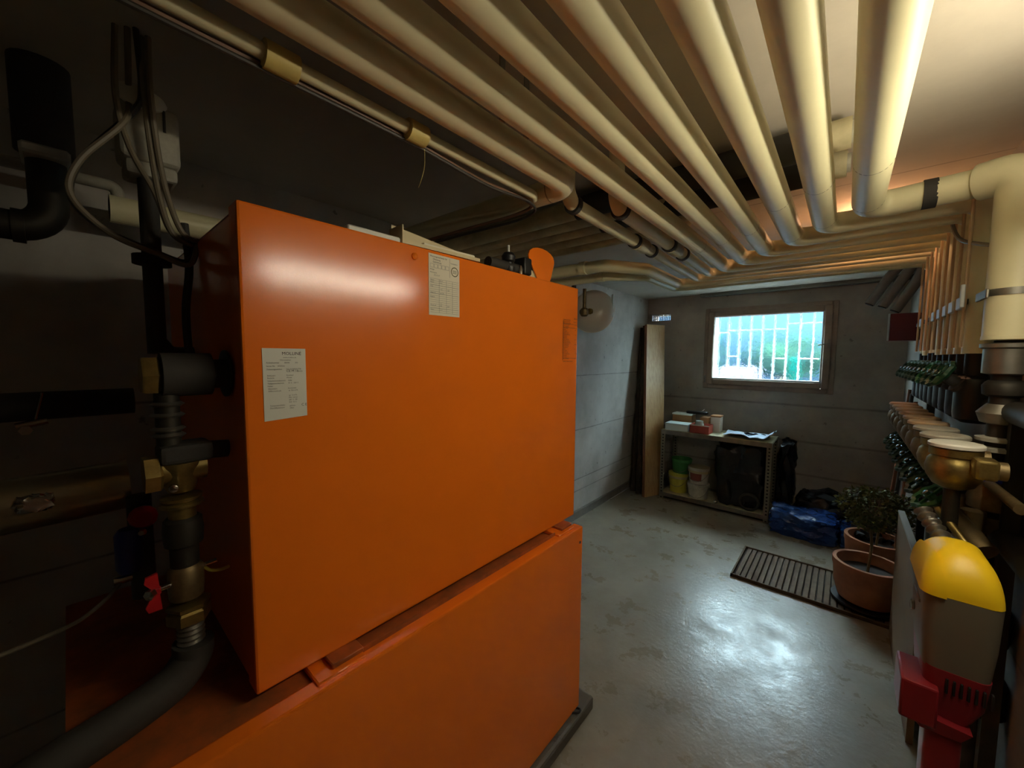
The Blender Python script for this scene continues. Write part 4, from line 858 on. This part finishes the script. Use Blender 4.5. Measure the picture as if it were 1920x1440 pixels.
# ================================================================== YELLOW / GREY / RED DISPENSER
q = thing('plastic_dispenser', 'yellow-domed grey and red plastic dispenser standing at the lower right', 'dispenser', (.215, 1.31, 0))
def rr_loop(x0, x1, y0, y1, r, z, n=5):
    P = []
    for cx, cy, a0 in ((x1 - r, y1 - r, 0), (x0 + r, y1 - r, PI / 2), (x0 + r, y0 + r, PI), (x1 - r, y0 + r, 3 * PI / 2)):
        for k in range(n + 1): a = a0 + PI / 2 * k / n; P.append(Vector((cx + r * math.cos(a), cy + r * math.sin(a), z)))
    return P
def loft(b, loops, capb=True, capt=True):
    n = len(loops[0]); vs = [p for L in loops for p in L]
    fs = [(i * n + k, i * n + (k + 1) % n, (i + 1) * n + (k + 1) % n, (i + 1) * n + k) for i in range(len(loops) - 1) for k in range(n)]
    if capb: fs.append(tuple(range(n))[::-1])
    if capt: fs.append(tuple(range((len(loops) - 1) * n, len(loops) * n)))
    return b.add(vs, fs)
x0, x1, y0, y1 = .157, .272, 1.20, 1.40
def dome(b, x0, x1, y0, y1, z0, h, r):
    L = []
    for k in range(13):
        t_ = k / 12; s_ = math.cos(t_ * PI / 2) ** .75; cx, cy = (x0 + x1) / 2, (y0 + y1) / 2; hx, hy = (x1 - x0) / 2 * max(s_, .03), (y1 - y0) / 2 * max(s_, .03)
        L.append(rr_loop(cx - hx, cx + hx, cy - hy, cy + hy, min(hx, hy) * (r + (1 - r) * t_) * .99, z0 + h * math.sin(t_ * PI / 2)))
    return loft(b, L)
dome(MB(), x0, x1, y0, y1, .995, .092, .4).build('dome_lid', 'feeder_yellow', q, 60)
mb = dome(MB(), x0 - .007, x1 + .007, y0 - .007, y1 + .007, .994, .099, .4)
bb = bmesh.new(); vv = [bb.verts.new(p) for p in mb.v]
for f in mb.f: bb.faces.new([vv[i] for i in f])
r5 = bmesh.ops.bisect_plane(bb, geom=bb.verts[:] + bb.edges[:] + bb.faces[:], plane_co=(x0 + .030, y0, 1.0), plane_no=(1, .12, .1), clear_outer=True)
bmesh.ops.holes_fill(bb, edges=[e for e in bb.edges if e.is_boundary]); MB().bm(bb).build('dome_flap', 'feeder_yellow', q, 50)
loft(MB(), [rr_loop(x0 + .008, x1 - .008, y0 + .008, y1 - .01, .02, .825), rr_loop(x0 + .002, x1 - .003, y0 + .002, y1 - .005, .022, .9), rr_loop(x0, x1, y0, y1, .025, .994)]).build('container', 'feeder_grey', q)
MB().box((x0 - .002, y1 - .15, .945), (x0 + .004, y1 - .07, .953), .002).build('latch_ridge', 'feeder_grey', q)
MB().lathe([(.008, 0), (.012, .004), (.012, .008), (.006, .01)], (x0 + .004, y1 - .07, .90), (-1, 0, 0), 16).build('chrome_button', 'chrome', q)
loft(MB(), [rr_loop(x0 + .02, x1 - .03, y0 + .015, y1 - .03, .02, .715), rr_loop(x0 + .012, x1 - .012, y0 + .01, y1 - .015, .02, .76), rr_loop(x0 + .008, x1 - .006, y0 + .006, y1 - .008, .022, .83)]).build('vent_housing', 'feeder_red', q)
for i in range(7): x = x0 + .042 + i * .0105; MB().box((x, y0 + .0035, .782), (x + .0042, y0 + .013, .815), .001).build('vent_slot', 'black', q)
MB().box((x0 - .026, y0 - .012, .70), (x0 + .033, y0 + .10, .79), .005, 2).build('handle_block', 'feeder_red', q)
MB().prism([(x0 - .02, y0 - .008, .722), (x0 + .033, y0 - .008, .722), (x0 + .085, y0 - .002, .715), (x0 + .07, y0, .69), (x0 + .01, y0 - .004, .69)], (0, .09, 0)).build('lower_shroud', 'feeder_red', q)
loft(MB(), [rr_loop(x0 - .01, x1 - .01, y0 + .01, y0 + .16, .02, 0), rr_loop(x0 - .005, x1 - .015, y0 + .015, y0 + .155, .02, .02), rr_loop(x0 + .022, x0 + .078, y0 + .012, y0 + .08, .015, .05), rr_loop(x0 + .018, x0 + .075, y0 + .005, y0 + .08, .015, .70)]).build('stem', 'feeder_red', q)

for o in list(bpy.data.objects):
    if '_w' in o: del o['_w']
